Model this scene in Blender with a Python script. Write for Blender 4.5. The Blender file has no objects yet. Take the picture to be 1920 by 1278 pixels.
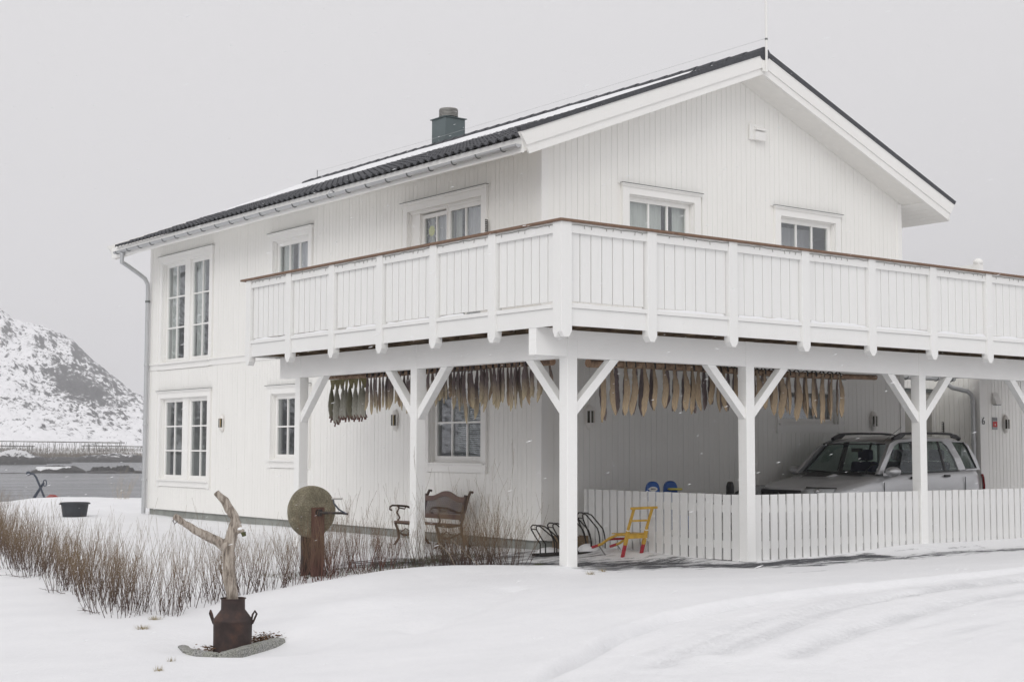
import bpy, bmesh, math, random
import numpy as np
from mathutils import Matrix, Vector
random.seed(7); np.random.seed(7)
R = math.radians
scene = bpy.context.scene
COL = scene.collection

# ---------------------------------------------------------------- camera
cam = bpy.data.cameras.new('camera'); cam_o = bpy.data.objects.new('camera', cam); COL.objects.link(cam_o)
def cam_axes(yaw, pitch, roll):
    f = Vector((math.sin(yaw)*math.cos(pitch), math.cos(yaw)*math.cos(pitch), math.sin(pitch)))
    r = Vector((math.cos(yaw), -math.sin(yaw), 0)); u = r.cross(f)
    return r*math.cos(roll)+u*math.sin(roll), u*math.cos(roll)-r*math.sin(roll), f
r_, u_, f_ = cam_axes(R(37.393), R(4.190), R(0.143))
cam_o.matrix_world = Matrix(((r_.x,u_.x,-f_.x,-10.679),(r_.y,u_.y,-f_.y,-12.918),(r_.z,u_.z,-f_.z,1.4435),(0,0,0,1)))
cam.sensor_width = 36; cam.sensor_fit = 'HORIZONTAL'; cam.lens = 2728.7/1920*36
cam.clip_start = .1; cam.clip_end = 9000
scene.camera = cam_o
scene.cycles.volume_bounces = 3; scene.cycles.max_bounces = 12; scene.cycles.diffuse_bounces = 6; scene.cycles.transparent_max_bounces = 24
# ---------------------------------------------------------------- world, sun, exposure
scene.view_settings.view_transform = 'Standard'; scene.view_settings.look = 'None'
scene.view_settings.exposure = 0.11; scene.view_settings.gamma = 1; scene.view_settings.use_curve_mapping = False
SUN_EL, SUN_AZ = 32, 190          # azimuth in degrees, measured from +Y towards +X
w = bpy.data.worlds.new('World'); scene.world = w; w.use_nodes = True
nt = w.node_tree; nt.nodes.clear()
def N(t, **k):
    n = nt.nodes.new(t)
    for a, b in k.items(): setattr(n, a, b)
    return n
sky = N('ShaderNodeTexSky', sky_type='NISHITA', sun_disc=False, sun_elevation=R(SUN_EL), sun_rotation=R(SUN_AZ), dust_density=6.0, air_density=1.5, altitude=0)
hs = N('ShaderNodeHueSaturation'); hs.inputs['Saturation'].default_value = .12; hs.inputs['Value'].default_value = .5
tc = N('ShaderNodeTexCoord'); sep = N('ShaderNodeSeparateXYZ')
mr = N('ShaderNodeMapRange'); mr.inputs['From Min'].default_value = 0; mr.inputs['From Max'].default_value = 1
mr.inputs['To Min'].default_value = 6.9; mr.inputs['To Max'].default_value = 9.0
cl = N('ShaderNodeVectorMath', operation='SCALE'); cl.inputs[0].default_value = (.995, .98, 1.0)
mix = N('ShaderNodeMix', data_type='RGBA'); mix.inputs[0].default_value = .92
bg = N('ShaderNodeBackground'); bg.inputs['Strength'].default_value = .1
out = N('ShaderNodeOutputWorld'); L = nt.links.new
L(tc.outputs['Generated'], sep.inputs[0]); L(sep.outputs['Z'], mr.inputs['Value']); L(mr.outputs[0], cl.inputs['Scale'])
L(sky.outputs[0], hs.inputs['Color']); L(hs.outputs[0], mix.inputs['A']); L(cl.outputs[0], mix.inputs['B'])
L(mix.outputs['Result'], bg.inputs['Color']); L(bg.outputs[0], out.inputs['Surface'])
sun = bpy.data.lights.new('sun', 'SUN'); sun.energy = 1.0; sun.angle = R(32); sun.color = (1, .985, .95)
sun_o = bpy.data.objects.new('sun', sun); COL.objects.link(sun_o)
sd = Vector((math.sin(R(SUN_AZ+42))*math.cos(R(SUN_EL)), math.cos(R(SUN_AZ+42))*math.cos(R(SUN_EL)), math.sin(R(SUN_EL))))
sun_o.rotation_euler = sd.to_track_quat('Z', 'Y').to_euler(); sun_o.location = (-20, -30, 40)

# ---------------------------------------------------------------- materials
MATS = {}
class Mt:
    def __init__(s, name):
        s.m = bpy.data.materials.new(name); s.m.use_nodes = True; s.t = s.m.node_tree; s.b = s.t.nodes['Principled BSDF']; MATS[name] = s.m
        s.pos = None
    def n(s, t, **k):
        n = s.t.nodes.new(t)
        for a, b in k.items(): setattr(n, a, b)
        return n
    def l(s, a, b): s.t.links.new(a, b)
    def coord(s, scale=(1,1,1), kind='pos', rot=0):
        mp = s.n('ShaderNodeMapping'); mp.inputs['Scale'].default_value = scale; mp.inputs['Rotation'].default_value = (0,0,rot); mp.vector_type = 'TEXTURE' if 0 else 'POINT'
        if kind == 'pos': g = s.n('ShaderNodeNewGeometry'); s.l(g.outputs['Position'], mp.inputs[0])
        else: g = s.n('ShaderNodeTexCoord'); s.l(g.outputs['Object'], mp.inputs[0])
        return mp.outputs[0]
    def noise(s, scale, detail=4, rough=.55, sc=(1,1,1), kind='pos', dist=0, rot=0):
        n = s.n('ShaderNodeTexNoise'); n.inputs['Scale'].default_value = scale; n.inputs['Detail'].default_value = detail
        n.inputs['Roughness'].default_value = rough; n.inputs['Distortion'].default_value = dist; s.l(s.coord(sc, kind, rot), n.inputs['Vector']); return n.outputs['Fac']
    def ramp(s, fac, stops):
        r = s.n('ShaderNodeValToRGB'); e = r.color_ramp.elements
        while len(e) < len(stops): e.new(.5)
        for q, (p, c) in zip(e, stops): q.position = p; q.color = (*c, 1) if len(c) == 3 else c
        s.l(fac, r.inputs[0]); return r.outputs[0]
    def mix(s, f, a, b, mode='MIX'):
        m = s.n('ShaderNodeMix', data_type='RGBA', blend_type=mode)
        for i, v in ((0, f), ('A', a), ('B', b)):
            if isinstance(v, (tuple, float, int)): m.inputs[i].default_value = (*v, 1) if isinstance(v, tuple) else v
            else: s.l(v, m.inputs[i])
        return m.outputs['Result']
    def col(s, v):
        if isinstance(v, tuple): s.b.inputs['Base Color'].default_value = (*v, 1)
        else: s.l(v, s.b.inputs['Base Color'])
        return s
    def bump(s, h, st=.3, d=.01):
        b = s.n('ShaderNodeBump'); b.inputs['Strength'].default_value = st; b.inputs['Distance'].default_value = d
        s.l(h, b.inputs['Height']); s.l(b.outputs[0], s.b.inputs['Normal']); return s
    def set(s, **k):
        for a, b in k.items(): s.b.inputs[a.replace('_', ' ')].default_value = b
        return s
def simple(name, c, rough=.6, var=.12, scale=8, metallic=0, bump=0, bscale=60, sc=(1,1,1), kind='pos'):
    m = Mt(name); f = m.noise(scale, 5, .6, sc, kind)
    a = tuple(x*(1-var) for x in c); b = tuple(min(1, x*(1+var)) for x in c)
    m.col(m.ramp(f, [(.3, a), (.7, b)])); m.set(Roughness=rough, Metallic=metallic)
    if bump: m.bump(m.noise(bscale, 4, .6, sc, kind), bump)
    return m.m
def paint(name, c, dirt=(.45,.45,.38), amount=.12, rough=.5, wood=(30,30,2)):
    m = Mt(name)
    f = m.noise(1.3, 6, .6, (1, 1, .5)); g = m.noise(1, 5, .65, wood)
    base = m.ramp(f, [(.3, tuple(x*.965 for x in c)), (.7, c)])
    k = m.ramp(g, [(.55, (0,0,0)), (.8, (amount,)*3)])
    m.col(m.mix(k, base, dirt)); m.set(Roughness=rough); m.bump(g, .25, .004); return m.m
W_SIDE = paint('white_siding_paint', (.885,.877,.845), amount=.10)
W_TRIM = paint('white_trim_paint', (.88,.873,.85), amount=.07)
W_DECK = paint('white_deck_paint', (.82,.82,.805), amount=.10)
W_FENCE = paint('white_fence_paint', (.76,.76,.75), amount=.12)
W_BEAM = paint('white_beam_paint', (.88,.88,.865), (.5,.48,.4), .14, wood=(3,3,22))
W_SOFF = simple('soffit_paint', (.84,.83,.80), .6, .03)
TAN_DOOR = simple('grey_door_paint', (.42,.41,.38), .5, .05)
CONC = simple('foundation_concrete', (.30,.31,.29), .9, .2, 3, bump=.4, bscale=25)
CAPW = simple('handrail_brown_wood', (.19,.115,.075), .7, .35, 5, bump=.3, sc=(3,3,30))
JOIST = simple('pressure_treated_wood', (.18,.13,.08), .85, .4, 5, bump=.3, bscale=40)
TILE = simple('dark_concrete_tile', (.062,.064,.072), .7, .3, 30, bump=.4, bscale=160)
RWIRE = simple('pale_wire', (.5,.5,.5), .5, .1)
GUT = simple('light_grey_steel_gutter', (.50,.51,.52), .35, .05, metallic=.35)
GUTD = simple('dark_grey_steel', (.16,.17,.17), .45, .1, metallic=.3)
CHIM = simple('slate_green_sheet_metal', (.115,.145,.15), .45, .12, 1.5, metallic=.2)
ALU = simple('grey_aluminium', (.38,.37,.35), .5, .1, metallic=.5)
FLASH = simple('dark_flashing', (.10,.11,.11), .5, .1)
BLK = simple('black_plastic', (.02,.02,.022), .4, .2)
IRON = simple('dark_bent_steel', (.045,.04,.038), .45, .3, 20, metallic=.6)
CAST = simple('bronzed_cast_iron', (.07,.045,.036), .5, .35, 20, metallic=.4)
BENCHW = simple('stained_bench_wood', (.125,.072,.058), .6, .2, 12, bump=.3)
LATT = simple('dark_lattice', (.075,.05,.055), .5, .3, 20)
BLUE = simple('blue_moulded_plastic', (.012,.085,.33), .35, .08)
YELP = simple('yellow_moulded_plastic', (.62,.55,.12), .4, .08)
SLEDY = simple('yellow_sled_paint', (.56,.34,.05), .45, .18, 14, bump=.2)
SLEDR = simple('worn_red_paint', (.36,.022,.035), .5, .3, 30)
STEELR = simple('sled_steel_runner', (.25,.25,.25), .4, .2, metallic=.7)
REDW = simple('red_painted_wood', (.30,.05,.04), .6, .2)
BRASS = simple('amber_brass_louvre', (.35,.24,.07), .4, .3, 40, metallic=.3)
DARKG = simple('dark_lamp_glass', (.05,.045,.03), .15, .2)
LAMPW = simple('white_lamp_enamel', (.78,.76,.73), .35, .04)
ANCH = simple('painted_anchor_iron', (.045,.055,.075), .55, .25, 10)
TUB = simple('dark_grey_rubber', (.035,.038,.045), .6, .2)
CURT = simple('pale_grey_curtain', (.70,.70,.68), .9, .04, 3, sc=(8,8,.5))
CURL = simple('blind_with_sky_reflection', (.68,.66,.70), .9, .05)  # lilac of the sky mirrored in the panes, put into a blind's colour
ROOM = simple('room_interior', (.30,.30,.24), .9, .15, 2)
BLINDM = simple('slatted_blind', (.45,.50,.50), .7, .1)
YSUN = simple('yellow_paper', (.72,.70,.25), .8, .1)
WHP = simple('white_paper', (.75,.74,.70), .8, .05)
PLANTG = simple('potted_plant_leaf', (.03,.05,.02), .6, .3)
BULB = simple('clear_grey_bulb', (.35,.35,.33), .3, .2)
WIRE = simple('dark_green_wire', (.10,.11,.09), .5, .2)
STRG = simple('black_twine', (.03,.03,.03), .8, .2)
REDS = simple('red_sign', (.50,.03,.03), .5, .05)
GREYS = simple('grey_sign', (.35,.35,.36), .5, .05)
LEAF = simple('dead_leaf', (.14,.075,.035), .9, .5, 30)
GRASSY = simple('dry_grass', (.28,.22,.10), .9, .4, 20)
MOSS = simple('moss_green', (.075,.078,.03), .95, .4, 8)
def mk():
    m = Mt('snow'); f = m.noise(.8, 6, .6, (1,2,1)); m.col(m.ramp(f, [(.3, (.82,.825,.84)), (.7, (.86,.865,.88))])); m.set(Roughness=.75)
    m.b.inputs['Subsurface Weight'].default_value = 0
    m.bump(m.noise(14, 8, .65), .35, .02); return m.m
SNOW = mk()
def mk():
    m = Mt('snowy_ground')
    at = m.n('ShaderNodeAttribute', attribute_name='bare')
    st = m.noise(2.6, 9, .68, (.9, 3.2, 1), dist=.3); fine = m.noise(45, 4, .6)
    a = m.n('ShaderNodeMath', operation='MULTIPLY_ADD'); m.l(st, a.inputs[0]); a.inputs[1].default_value = 2.6; a.inputs[2].default_value = -1.55
    b = m.n('ShaderNodeMath', operation='ADD'); m.l(a.outputs[0], b.inputs[0]); m.l(at.outputs['Fac'], b.inputs[1])
    c = m.n('ShaderNodeMath', operation='MULTIPLY_ADD'); m.l(fine, c.inputs[0]); c.inputs[1].default_value = .5; m.l(b.outputs[0], c.inputs[2])
    k = m.ramp(c.outputs[0], [(.50, (0,0,0)), (.95, (1,1,1))])
    gate = m.ramp(at.outputs['Fac'], [(.02, (0,0,0)), (.25, (1,1,1))]); kk = m.mix(1.0, k, gate, 'MULTIPLY')
    asp = m.ramp(m.noise(60, 5, .7), [(.35, (.028,.03,.035)), (.62, (.085,.088,.10)), (.74, (.3,.31,.33))])
    s = m.ramp(m.noise(.7, 10, .68, (1,2.2,1)), [(.3, (.81,.815,.832)), (.7, (.88,.883,.898))])
    tk = m.n('ShaderNodeAttribute', attribute_name='packed_lip_shade'); s = m.mix(tk.outputs['Fac'], s, (.64,.645,.665)); grit = m.ramp(m.noise(38, 3, .5), [(.735, (0,0,0)), (.77, (.5,.5,.5))]); s = m.mix(grit, s, (.45,.45,.45))
    m.col(m.mix(kk, s, asp)); m.set(Roughness=.78)
    hh = m.n('ShaderNodeMath', operation='MULTIPLY'); m.l(m.noise(42, 4, .7), hh.inputs[0]); m.l(tk.outputs['Fac'], hh.inputs[1]); ad = m.n('ShaderNodeMath', operation='ADD'); m.l(hh.outputs[0], ad.inputs[0]); m.l(m.noise(7, 12, .72, (1,1.8,1)), ad.inputs[1]); m.bump(ad.outputs[0], .6, .03); return m.m
GROUND = mk()
def mk():
    m = Mt('grey_sea'); m.col((.095,.105,.115)); m.set(Roughness=.22, IOR=1.33)
    f = m.noise(.5, 8, .7, (.45,1.2,1), rot=0); m.bump(f, 1.0, 1.2)
    c = m.ramp(m.noise(.16, 9, .72, (.22,1.3,1)), [(.36, (.075,.083,.093)), (.62, (.25,.26,.275))]); m.col(c); return m.m
SEA = mk()
def mk():
    m = Mt('snow_and_rock')
    g = m.n('ShaderNodeNewGeometry'); sp = m.n('ShaderNodeSeparateXYZ'); m.l(g.outputs['Normal'], sp.inputs[0])
    a = m.noise(.075, 10, .72, (1,1,1.6), dist=.6); b = m.noise(.22, 9, .7, (1.6,1,.8), dist=.4)
    s1 = m.n('ShaderNodeMath', operation='MULTIPLY_ADD'); m.l(a, s1.inputs[0]); s1.inputs[1].default_value = .9; s1.inputs[2].default_value = -.45
    s2 = m.n('ShaderNodeMath', operation='MULTIPLY_ADD'); m.l(b, s2.inputs[0]); s2.inputs[1].default_value = 1.5; m.l(s1.outputs[0], s2.inputs[2])
    s3 = m.n('ShaderNodeMath', operation='MULTIPLY_ADD'); m.l(sp.outputs['Z'], s3.inputs[0]); s3.inputs[1].default_value = 1.1; m.l(s2.outputs[0], s3.inputs[2])
    at = m.n('ShaderNodeAttribute', attribute_name='snowy'); s4 = m.n('ShaderNodeMath', operation='ADD'); m.l(s3.outputs[0], s4.inputs[0]); m.l(at.outputs['Fac'], s4.inputs[1])
    s5 = m.n('ShaderNodeMath', operation='MULTIPLY_ADD'); m.l(s4.outputs[0], s5.inputs[0]); s5.inputs[1].default_value = .5; s5.inputs[2].default_value = -.368
    k = m.ramp(s5.outputs[0], [(.46, (0,0,0)), (.52, (1,1,1))]); 
    rock = m.ramp(m.noise(.4, 7, .7), [(.3, (.03,.031,.036)), (.7, (.09,.09,.092))])
    m.col(m.mix(k, rock, (.86,.86,.88))); m.set(Roughness=.85); return m.m, s4
MTN, _ = mk()
def mk():
    m = Mt('wet_shore_rock'); g = m.n('ShaderNodeNewGeometry'); sp = m.n('ShaderNodeSeparateXYZ'); m.l(g.outputs['Position'], sp.inputs[0])
    h = m.n('ShaderNodeMath', operation='MULTIPLY_ADD'); m.l(sp.outputs['Z'], h.inputs[0]); h.inputs[1].default_value = .16; h.inputs[2].default_value = .40
    a = m.n('ShaderNodeMath', operation='MULTIPLY_ADD'); m.l(m.noise(.35, 9, .75), a.inputs[0]); a.inputs[1].default_value = 1.6; m.l(h.outputs[0], a.inputs[2])
    m.col(m.mix(m.ramp(a.outputs[0], [(.98, (0,0,0)), (1.0, (.9,.9,.9))]), m.ramp(m.noise(.9, 7, .7), [(.3, (.022,.022,.024)), (.7, (.085,.082,.078))]), (.8,.8,.82))); m.set(Roughness=.7); m.bump(m.noise(1.2, 8, .7), .8, .6); return m.m
ROCK = mk()
def mk():
    m = Mt('rusty_steel')
    f = m.noise(9, 8, .65); c = m.ramp(f, [(.25, (.024,.017,.016)), (.5, (.048,.032,.029)), (.66, (.085,.046,.034)), (.8, (.062,.044,.040))])
    m.col(c); m.set(Roughness=.75, Metallic=.15); m.bump(m.noise(80, 5, .6), .3, .004); return m.m
RUST = mk()
def mk():
    m = Mt('bright_rust')
    c = m.ramp(m.noise(12, 8, .65, (1,1,.5)), [(.3, (.06,.034,.028)), (.55, (.12,.060,.044)), (.8, (.09,.062,.048))])
    m.col(c); m.set(Roughness=.85); m.bump(m.noise(80, 5, .6), .3, .004); return m.m
RUSTB = mk()
def mk():
    m = Mt('grindstone')
    c = m.ramp(m.noise(7, 8, .7), [(.3, (.11,.098,.068)), (.55, (.225,.20,.14)), (.75, (.34,.31,.24))])
    d = m.ramp(m.noise(70, 3, .6), [(.45, (.7,.7,.7)), (.65, (1.25,1.25,1.2))])
    m.col(m.mix(1.0, c, d, 'MULTIPLY')); m.set(Roughness=.95); m.bump(m.noise(60, 5, .7), .6, .01); return m.m
STONE = mk()
def mk():
    m = Mt('granite')
    c = m.ramp(m.noise(90, 3, .6), [(.35, (.10,.10,.10)), (.5, (.30,.30,.29)), (.68, (.50,.50,.48))])
    d = m.ramp(m.noise(5, 5, .6), [(.4, (1,1,1)), (.7, (.88,.9,.76))])
    m.col(m.mix(1.0, c, d, 'MULTIPLY')); m.set(Roughness=.95); m.bump(m.noise(50, 5, .7), .8, .01); return m.m
GRAN = mk()
def mk():
    m = Mt('weathered_driftwood')
    f = m.noise(6, 9, .72, (6,6,1.0), dist=.4)
    c = m.ramp(f, [(.3, (.05,.038,.032)), (.43, (.20,.165,.135)), (.56, (.44,.385,.33)), (.7, (.50,.45,.39)), (.85, (.25,.20,.16))])
    m.col(c); m.set(Roughness=.9); m.bump(f, .9, .02); return m.m
DRIFT = mk()
def mk():
    m = Mt('pole_bark')
    f = m.noise(9, 8, .7); c = m.ramp(f, [(.3, (.07,.045,.03)), (.5, (.22,.145,.095)), (.68, (.38,.27,.18))])
    m.col(c); m.set(Roughness=.9); m.bump(f, .8, .02); return m.m
LOG = mk()
LOGEND = simple('cut_pole_end', (.36,.23,.15), .9, .3, 30)
def fishmat(name, top, low, split, spread=.18):
    m = Mt(name)
    tcn = m.n('ShaderNodeTexCoord'); sp = m.n('ShaderNodeSeparateXYZ'); m.l(tcn.outputs['Object'], sp.inputs[0])
    nz = m.noise(18, 6, .6, (2,2,.6), 'obj')
    a = m.n('ShaderNodeMath', operation='MULTIPLY_ADD'); m.l(nz, a.inputs[0]); a.inputs[1].default_value = spread; m.l(sp.outputs['Z'], a.inputs[2])
    r = m.n('ShaderNodeMapRange'); r.inputs['From Min'].default_value = split-.09; r.inputs['From Max'].default_value = split+.09+spread; m.l(a.outputs[0], r.inputs[0])
    c = m.mix(r.outputs[0], low, top)
    d = m.ramp(m.noise(40, 6, .7, (3,3,.5), 'obj'), [(.35, (.72,.70,.70)), (.65, (1.2,1.2,1.2))])
    m.col(m.mix(1.0, c, d, 'MULTIPLY')); m.set(Roughness=.5); m.bump(m.noise(50, 5, .7, (3,3,.5), 'obj'), .5, .006); return m.m
F_DARK = fishmat('dried_fish_skin', (.105,.078,.078), (.13,.095,.085), -.55)
F_TAN = fishmat('dried_fish_flesh', (.20,.145,.09), (.38,.285,.175), -.38)
F_MIX = fishmat('dried_fish_skin_and_flesh', (.120,.088,.086), (.46,.38,.24), -.44)
F_MIX2 = fishmat('dried_fish_half_flesh', (.17,.13,.11), (.42,.31,.20), -.40)
F_GREY = fishmat('fresh_cod_skin', (.20,.195,.15), (.36,.355,.31), -.35)
F_OLIVE = fishmat('fresh_cod_back', (.10,.095,.05), (.14,.13,.085), -.35)
F_FIN = simple('olive_tail_fin', (.16,.14,.055), .6, .3, 30)
F_RED = simple('reddish_fish_collar', (.16,.085,.07), .6, .4, 40)
def twigmat(name, low, high, z0, z1):
    m = Mt(name); tcn = m.n('ShaderNodeTexCoord'); sp = m.n('ShaderNodeSeparateXYZ'); m.l(tcn.outputs['Object'], sp.inputs[0])
    r = m.n('ShaderNodeMapRange'); r.inputs['From Min'].default_value = z0; r.inputs['From Max'].default_value = z1; m.l(sp.outputs['Z'], r.inputs[0])
    m.col(m.mix(r.outputs[0], low, high)); m.set(Roughness=.8); return m.m
TWIG = twigmat('brown_twig', (.065,.040,.033), (.165,.112,.062), .08, .5)
TWIGR = twigmat('reddish_twig', (.11,.048,.036), (.15,.09,.055), .1, .5)
TWIGP = simple('pale_twig', (.36,.30,.22), .8, .2)
def mk():
    m = Mt('silver_car_paint'); m.col((.58,.585,.60)); m.set(Metallic=.5, Roughness=.38)
    m.b.inputs['Coat Weight'].default_value = .5; m.b.inputs['Coat Roughness'].default_value = .12; return m.m
CARP = mk()
CARD = simple('car_interior', (.018,.018,.022), .8, .3)
SEATM = simple('seat_fabric', (.05,.05,.085), .9, .2)
CHROME = simple('car_chrome', (.6,.6,.6), .18, .02, metallic=.9)
LIGHTG = simple('clear_headlight', (.40,.41,.42), .12, .1)
TAILR = simple('red_tail_lamp', (.22,.008,.012), .2, .1)
TYRE = simple('tyre_rubber', (.02,.02,.02), .8, .2)
def glass(name, tint, boost=1.35, rough=0.01):
    m = Mt(name); t = m.t; t.nodes.remove(m.b)
    tr = m.n('ShaderNodeBsdfTransparent'); tr.inputs[0].default_value = (*tint, 1)
    gl = m.n('ShaderNodeBsdfGlossy'); gl.inputs['Roughness'].default_value = rough; gl.inputs['Color'].default_value = (.95,.96,1,1)
    fr = m.n('ShaderNodeLayerWeight'); fr.inputs['Blend'].default_value = .5
    pw = m.n('ShaderNodeMath', operation='POWER'); m.l(fr.outputs['Facing'], pw.inputs[0]); pw.inputs[1].default_value = 5
    mu = m.n('ShaderNodeMath', operation='MULTIPLY_ADD', use_clamp=True); m.l(pw.outputs[0], mu.inputs[0]); mu.inputs[1].default_value = .95; mu.inputs[2].default_value = .04*boost
    mx = m.n('ShaderNodeMixShader'); m.l(mu.outputs[0], mx.inputs[0]); m.l(tr.outputs[0], mx.inputs[1]); m.l(gl.outputs[0], mx.inputs[2])
    o = t.nodes['Material Output']; m.l(mx.outputs[0], o.inputs['Surface']); return m.m
GLASS = glass('window_glass', (.90,.92,.91), 3.0)
CGLASS = glass('car_glass', (.66,.72,.70), 1.1)
SGLASS = glass('windscreen_glass', (.90,.965,.94), .9)

# ---------------------------------------------------------------- mesh helpers
class MB:
    def __init__(s): s.v = []; s.f = []
    def box(s, x0, x1, y0, y1, z0, z1, j=0):
        if x0 > x1: x0, x1 = x1, x0
        if y0 > y1: y0, y1 = y1, y0
        if z0 > z1: z0, z1 = z1, z0
        b = len(s.v)
        s.v += [(x, y, z) for z in (z0, z1) for y in (y0, y1) for x in (x0, x1)]
        s.f += [tuple(b+i for i in q) for q in ((0,2,3,1),(4,5,7,6),(0,1,5,4),(2,6,7,3),(0,4,6,2),(1,3,7,5))]
        return s
    def prism(s, poly, axis, a, b):
        """poly: 2D points in the two other axes (order x,y,z), extruded along axis from a to b"""
        n = len(poly); k = len(s.v)
        for d in (a, b):
            for (p, q) in poly:
                s.v.append({'x': (d, p, q), 'y': (p, d, q), 'z': (p, q, d)}[axis])
        s.f.append(tuple(range(k, k+n))[::-1]); s.f.append(tuple(range(k+n, k+2*n)))
        for i in range(n):
            j = (i+1) % n; s.f.append((k+i, k+j, k+n+j, k+n+i))
        return s
    def bar(s, p, q, w, h, up=(0,0,1)):
        p, q = Vector(p), Vector(q); d = (q-p).normalized(); up = Vector(up)
        if abs(d.dot(up)) > .98: up = Vector((1,0,0))
        a = d.cross(up).normalized()*w/2; c = a.normalized().cross(d).normalized()*h/2; b = len(s.v)
        s.v += [tuple(e+x*a+y*c) for e in (p, q) for (x, y) in ((-1,-1),(1,-1),(1,1),(-1,1))]
        s.f += [tuple(b+i for i in t) for t in ((3,2,1,0),(4,5,6,7),(0,1,5,4),(1,2,6,5),(2,3,7,6),(3,0,4,7))]
        return s
    def tube(s, pts, r, n=8, cap=True, noise=0, flat=1.0):
        pts = [Vector(p) for p in pts]; m = len(pts); rs = r if isinstance(r, (list, tuple)) else [r]*m; base = len(s.v)
        a = None
        for i, p in enumerate(pts):
            d = (pts[min(i+1, m-1)]-pts[max(i-1, 0)]).normalized()
            if a is None:
                a = d.orthogonal().normalized()
            else:
                a = (a-d*a.dot(d)).normalized()
            c = d.cross(a)
            for k in range(n):
                t = 2*math.pi*k/n; rr = rs[i]*(1+(random.uniform(-noise, noise) if noise else 0))
                s.v.append(tuple(p+(a*math.cos(t)+c*math.sin(t)*flat)*rr))
        for i in range(m-1):
            for k in range(n):
                j = (k+1) % n; s.f.append((base+i*n+k, base+i*n+j, base+(i+1)*n+j, base+(i+1)*n+k))
        if cap:
            s.f.append(tuple(range(base, base+n))[::-1]); s.f.append(tuple(base+(m-1)*n+k for k in range(n)))
        return s
    def lathe(s, prof, n=24, o=(0,0,0), axis='z'):
        base = len(s.v); m = len(prof)
        for (r, z) in prof:
            for k in range(n):
                t = 2*math.pi*k/n; x, y = r*math.cos(t), r*math.sin(t)
                p = {'z': (x, y, z), 'y': (x, z, y), 'x': (z, x, y)}[axis]
                s.v.append((o[0]+p[0], o[1]+p[1], o[2]+p[2]))
        for i in range(m-1):
            for k in range(n):
                j = (k+1) % n; q = (base+i*n+k, base+i*n+j, base+(i+1)*n+j, base+(i+1)*n+k)
                s.f.append(q if axis != 'y' else q[::-1])
        return s
    def quad(s, *p):
        b = len(s.v); s.v += [tuple(q) for q in p]; s.f.append(tuple(range(b, b+len(p)))); return s
    def sphere(s, c, r, n=8, m=6, sc=(1,1,1)):
        prof = [(r*math.sin(math.pi*i/m), -r*math.cos(math.pi*i/m)) for i in range(m+1)]; b = len(s.v)
        s.lathe(prof, n)
        for i in range(b, len(s.v)):
            x, y, z = s.v[i]; s.v[i] = (c[0]+x*sc[0], c[1]+y*sc[1], c[2]+z*sc[2])
        return s
    def mesh(s, name, smooth=False):
        me = bpy.data.meshes.new(name); me.from_pydata(s.v, [], s.f); me.validate()
        if smooth:
            me.polygons.foreach_set('use_smooth', [True]*len(me.polygons))
            try: me.set_sharp_from_angle(angle=R(45))
            except Exception: pass
        return me
    def build(s, name, mat, parent=None, smooth=False, bevel=0, keep=True):
        return link(name, s.mesh(name, smooth), mat, parent, bevel, keep)
def link(name, me, mat, parent=None, bevel=0, keep=True):
    if mat is not None and not me.materials: me.materials.append(mat)
    o = bpy.data.objects.new(name, me); COL.objects.link(o)
    if parent is not None: adopt(o, parent, keep)
    if bevel:
        b = o.modifiers.new('bevel', 'BEVEL'); b.width = bevel; b.segments = 2; b.limit_method = 'ANGLE'
    return o
WM = {}
def adopt(o, parent, keep=True):
    """parent o; keep=True: o's own coordinates are world coordinates"""
    o.parent = parent
    WM[o.name] = WM.get(parent.name, Matrix()) if not keep else Matrix()
    if keep: o.matrix_parent_inverse = WM.get(parent.name, Matrix()).inverted()
def tag(o, label=None, cat=None, group=None, kind=None):
    for k, v in (('label', label), ('category', cat), ('group', group), ('kind', kind)):
        if v: o[k] = v
    return o
def thing(name, loc, label, cat, group=None, rz=0):
    e = bpy.data.objects.new(name, None); COL.objects.link(e); e.location = loc; e.rotation_euler = (0,0,rz); e.empty_display_size = .2
    WM[e.name] = Matrix.Translation(loc) @ Matrix.Rotation(rz, 4, 'Z')
    return tag(e, label, cat, group)
def copy_tree(o, parent=None):
    c = o.copy(); COL.objects.link(c)
    if parent is not None:
        c.parent = parent; c.matrix_parent_inverse = o.matrix_parent_inverse.copy()
    for ch in list(o.children): copy_tree(ch, c)
    return c
UNIT = MB().box(0,1,0,1,0,1).mesh('board')
UB = {}
def piece(name, x0, x1, y0, y1, z0, z1, mat, parent):
    """one board: shares a unit-box mesh per material, sized by its object scale"""
    key = (name, mat.name)
    if key not in UB:
        me = UNIT.copy(); me.name = name; me.materials.clear(); me.materials.append(mat); UB[key] = me
    o = bpy.data.objects.new(name, UB[key]); COL.objects.link(o)
    if x0 > x1: x0, x1 = x1, x0
    if y0 > y1: y0, y1 = y1, y0
    o.location = (x0, y0, z0); o.scale = (x1-x0, y1-y0, z1-z0)
    if parent is not None: adopt(o, parent)
    return o
def ordinal(i):
    w = ['first','second','third','fourth','fifth','sixth','seventh','eighth','ninth','tenth','eleventh','twelfth','thirteenth','fourteenth','fifteenth','sixteenth','seventeenth','eighteenth','nineteenth','twentieth']
    return w[i] if i < 20 else 'twenty-'+w[i-20]
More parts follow.
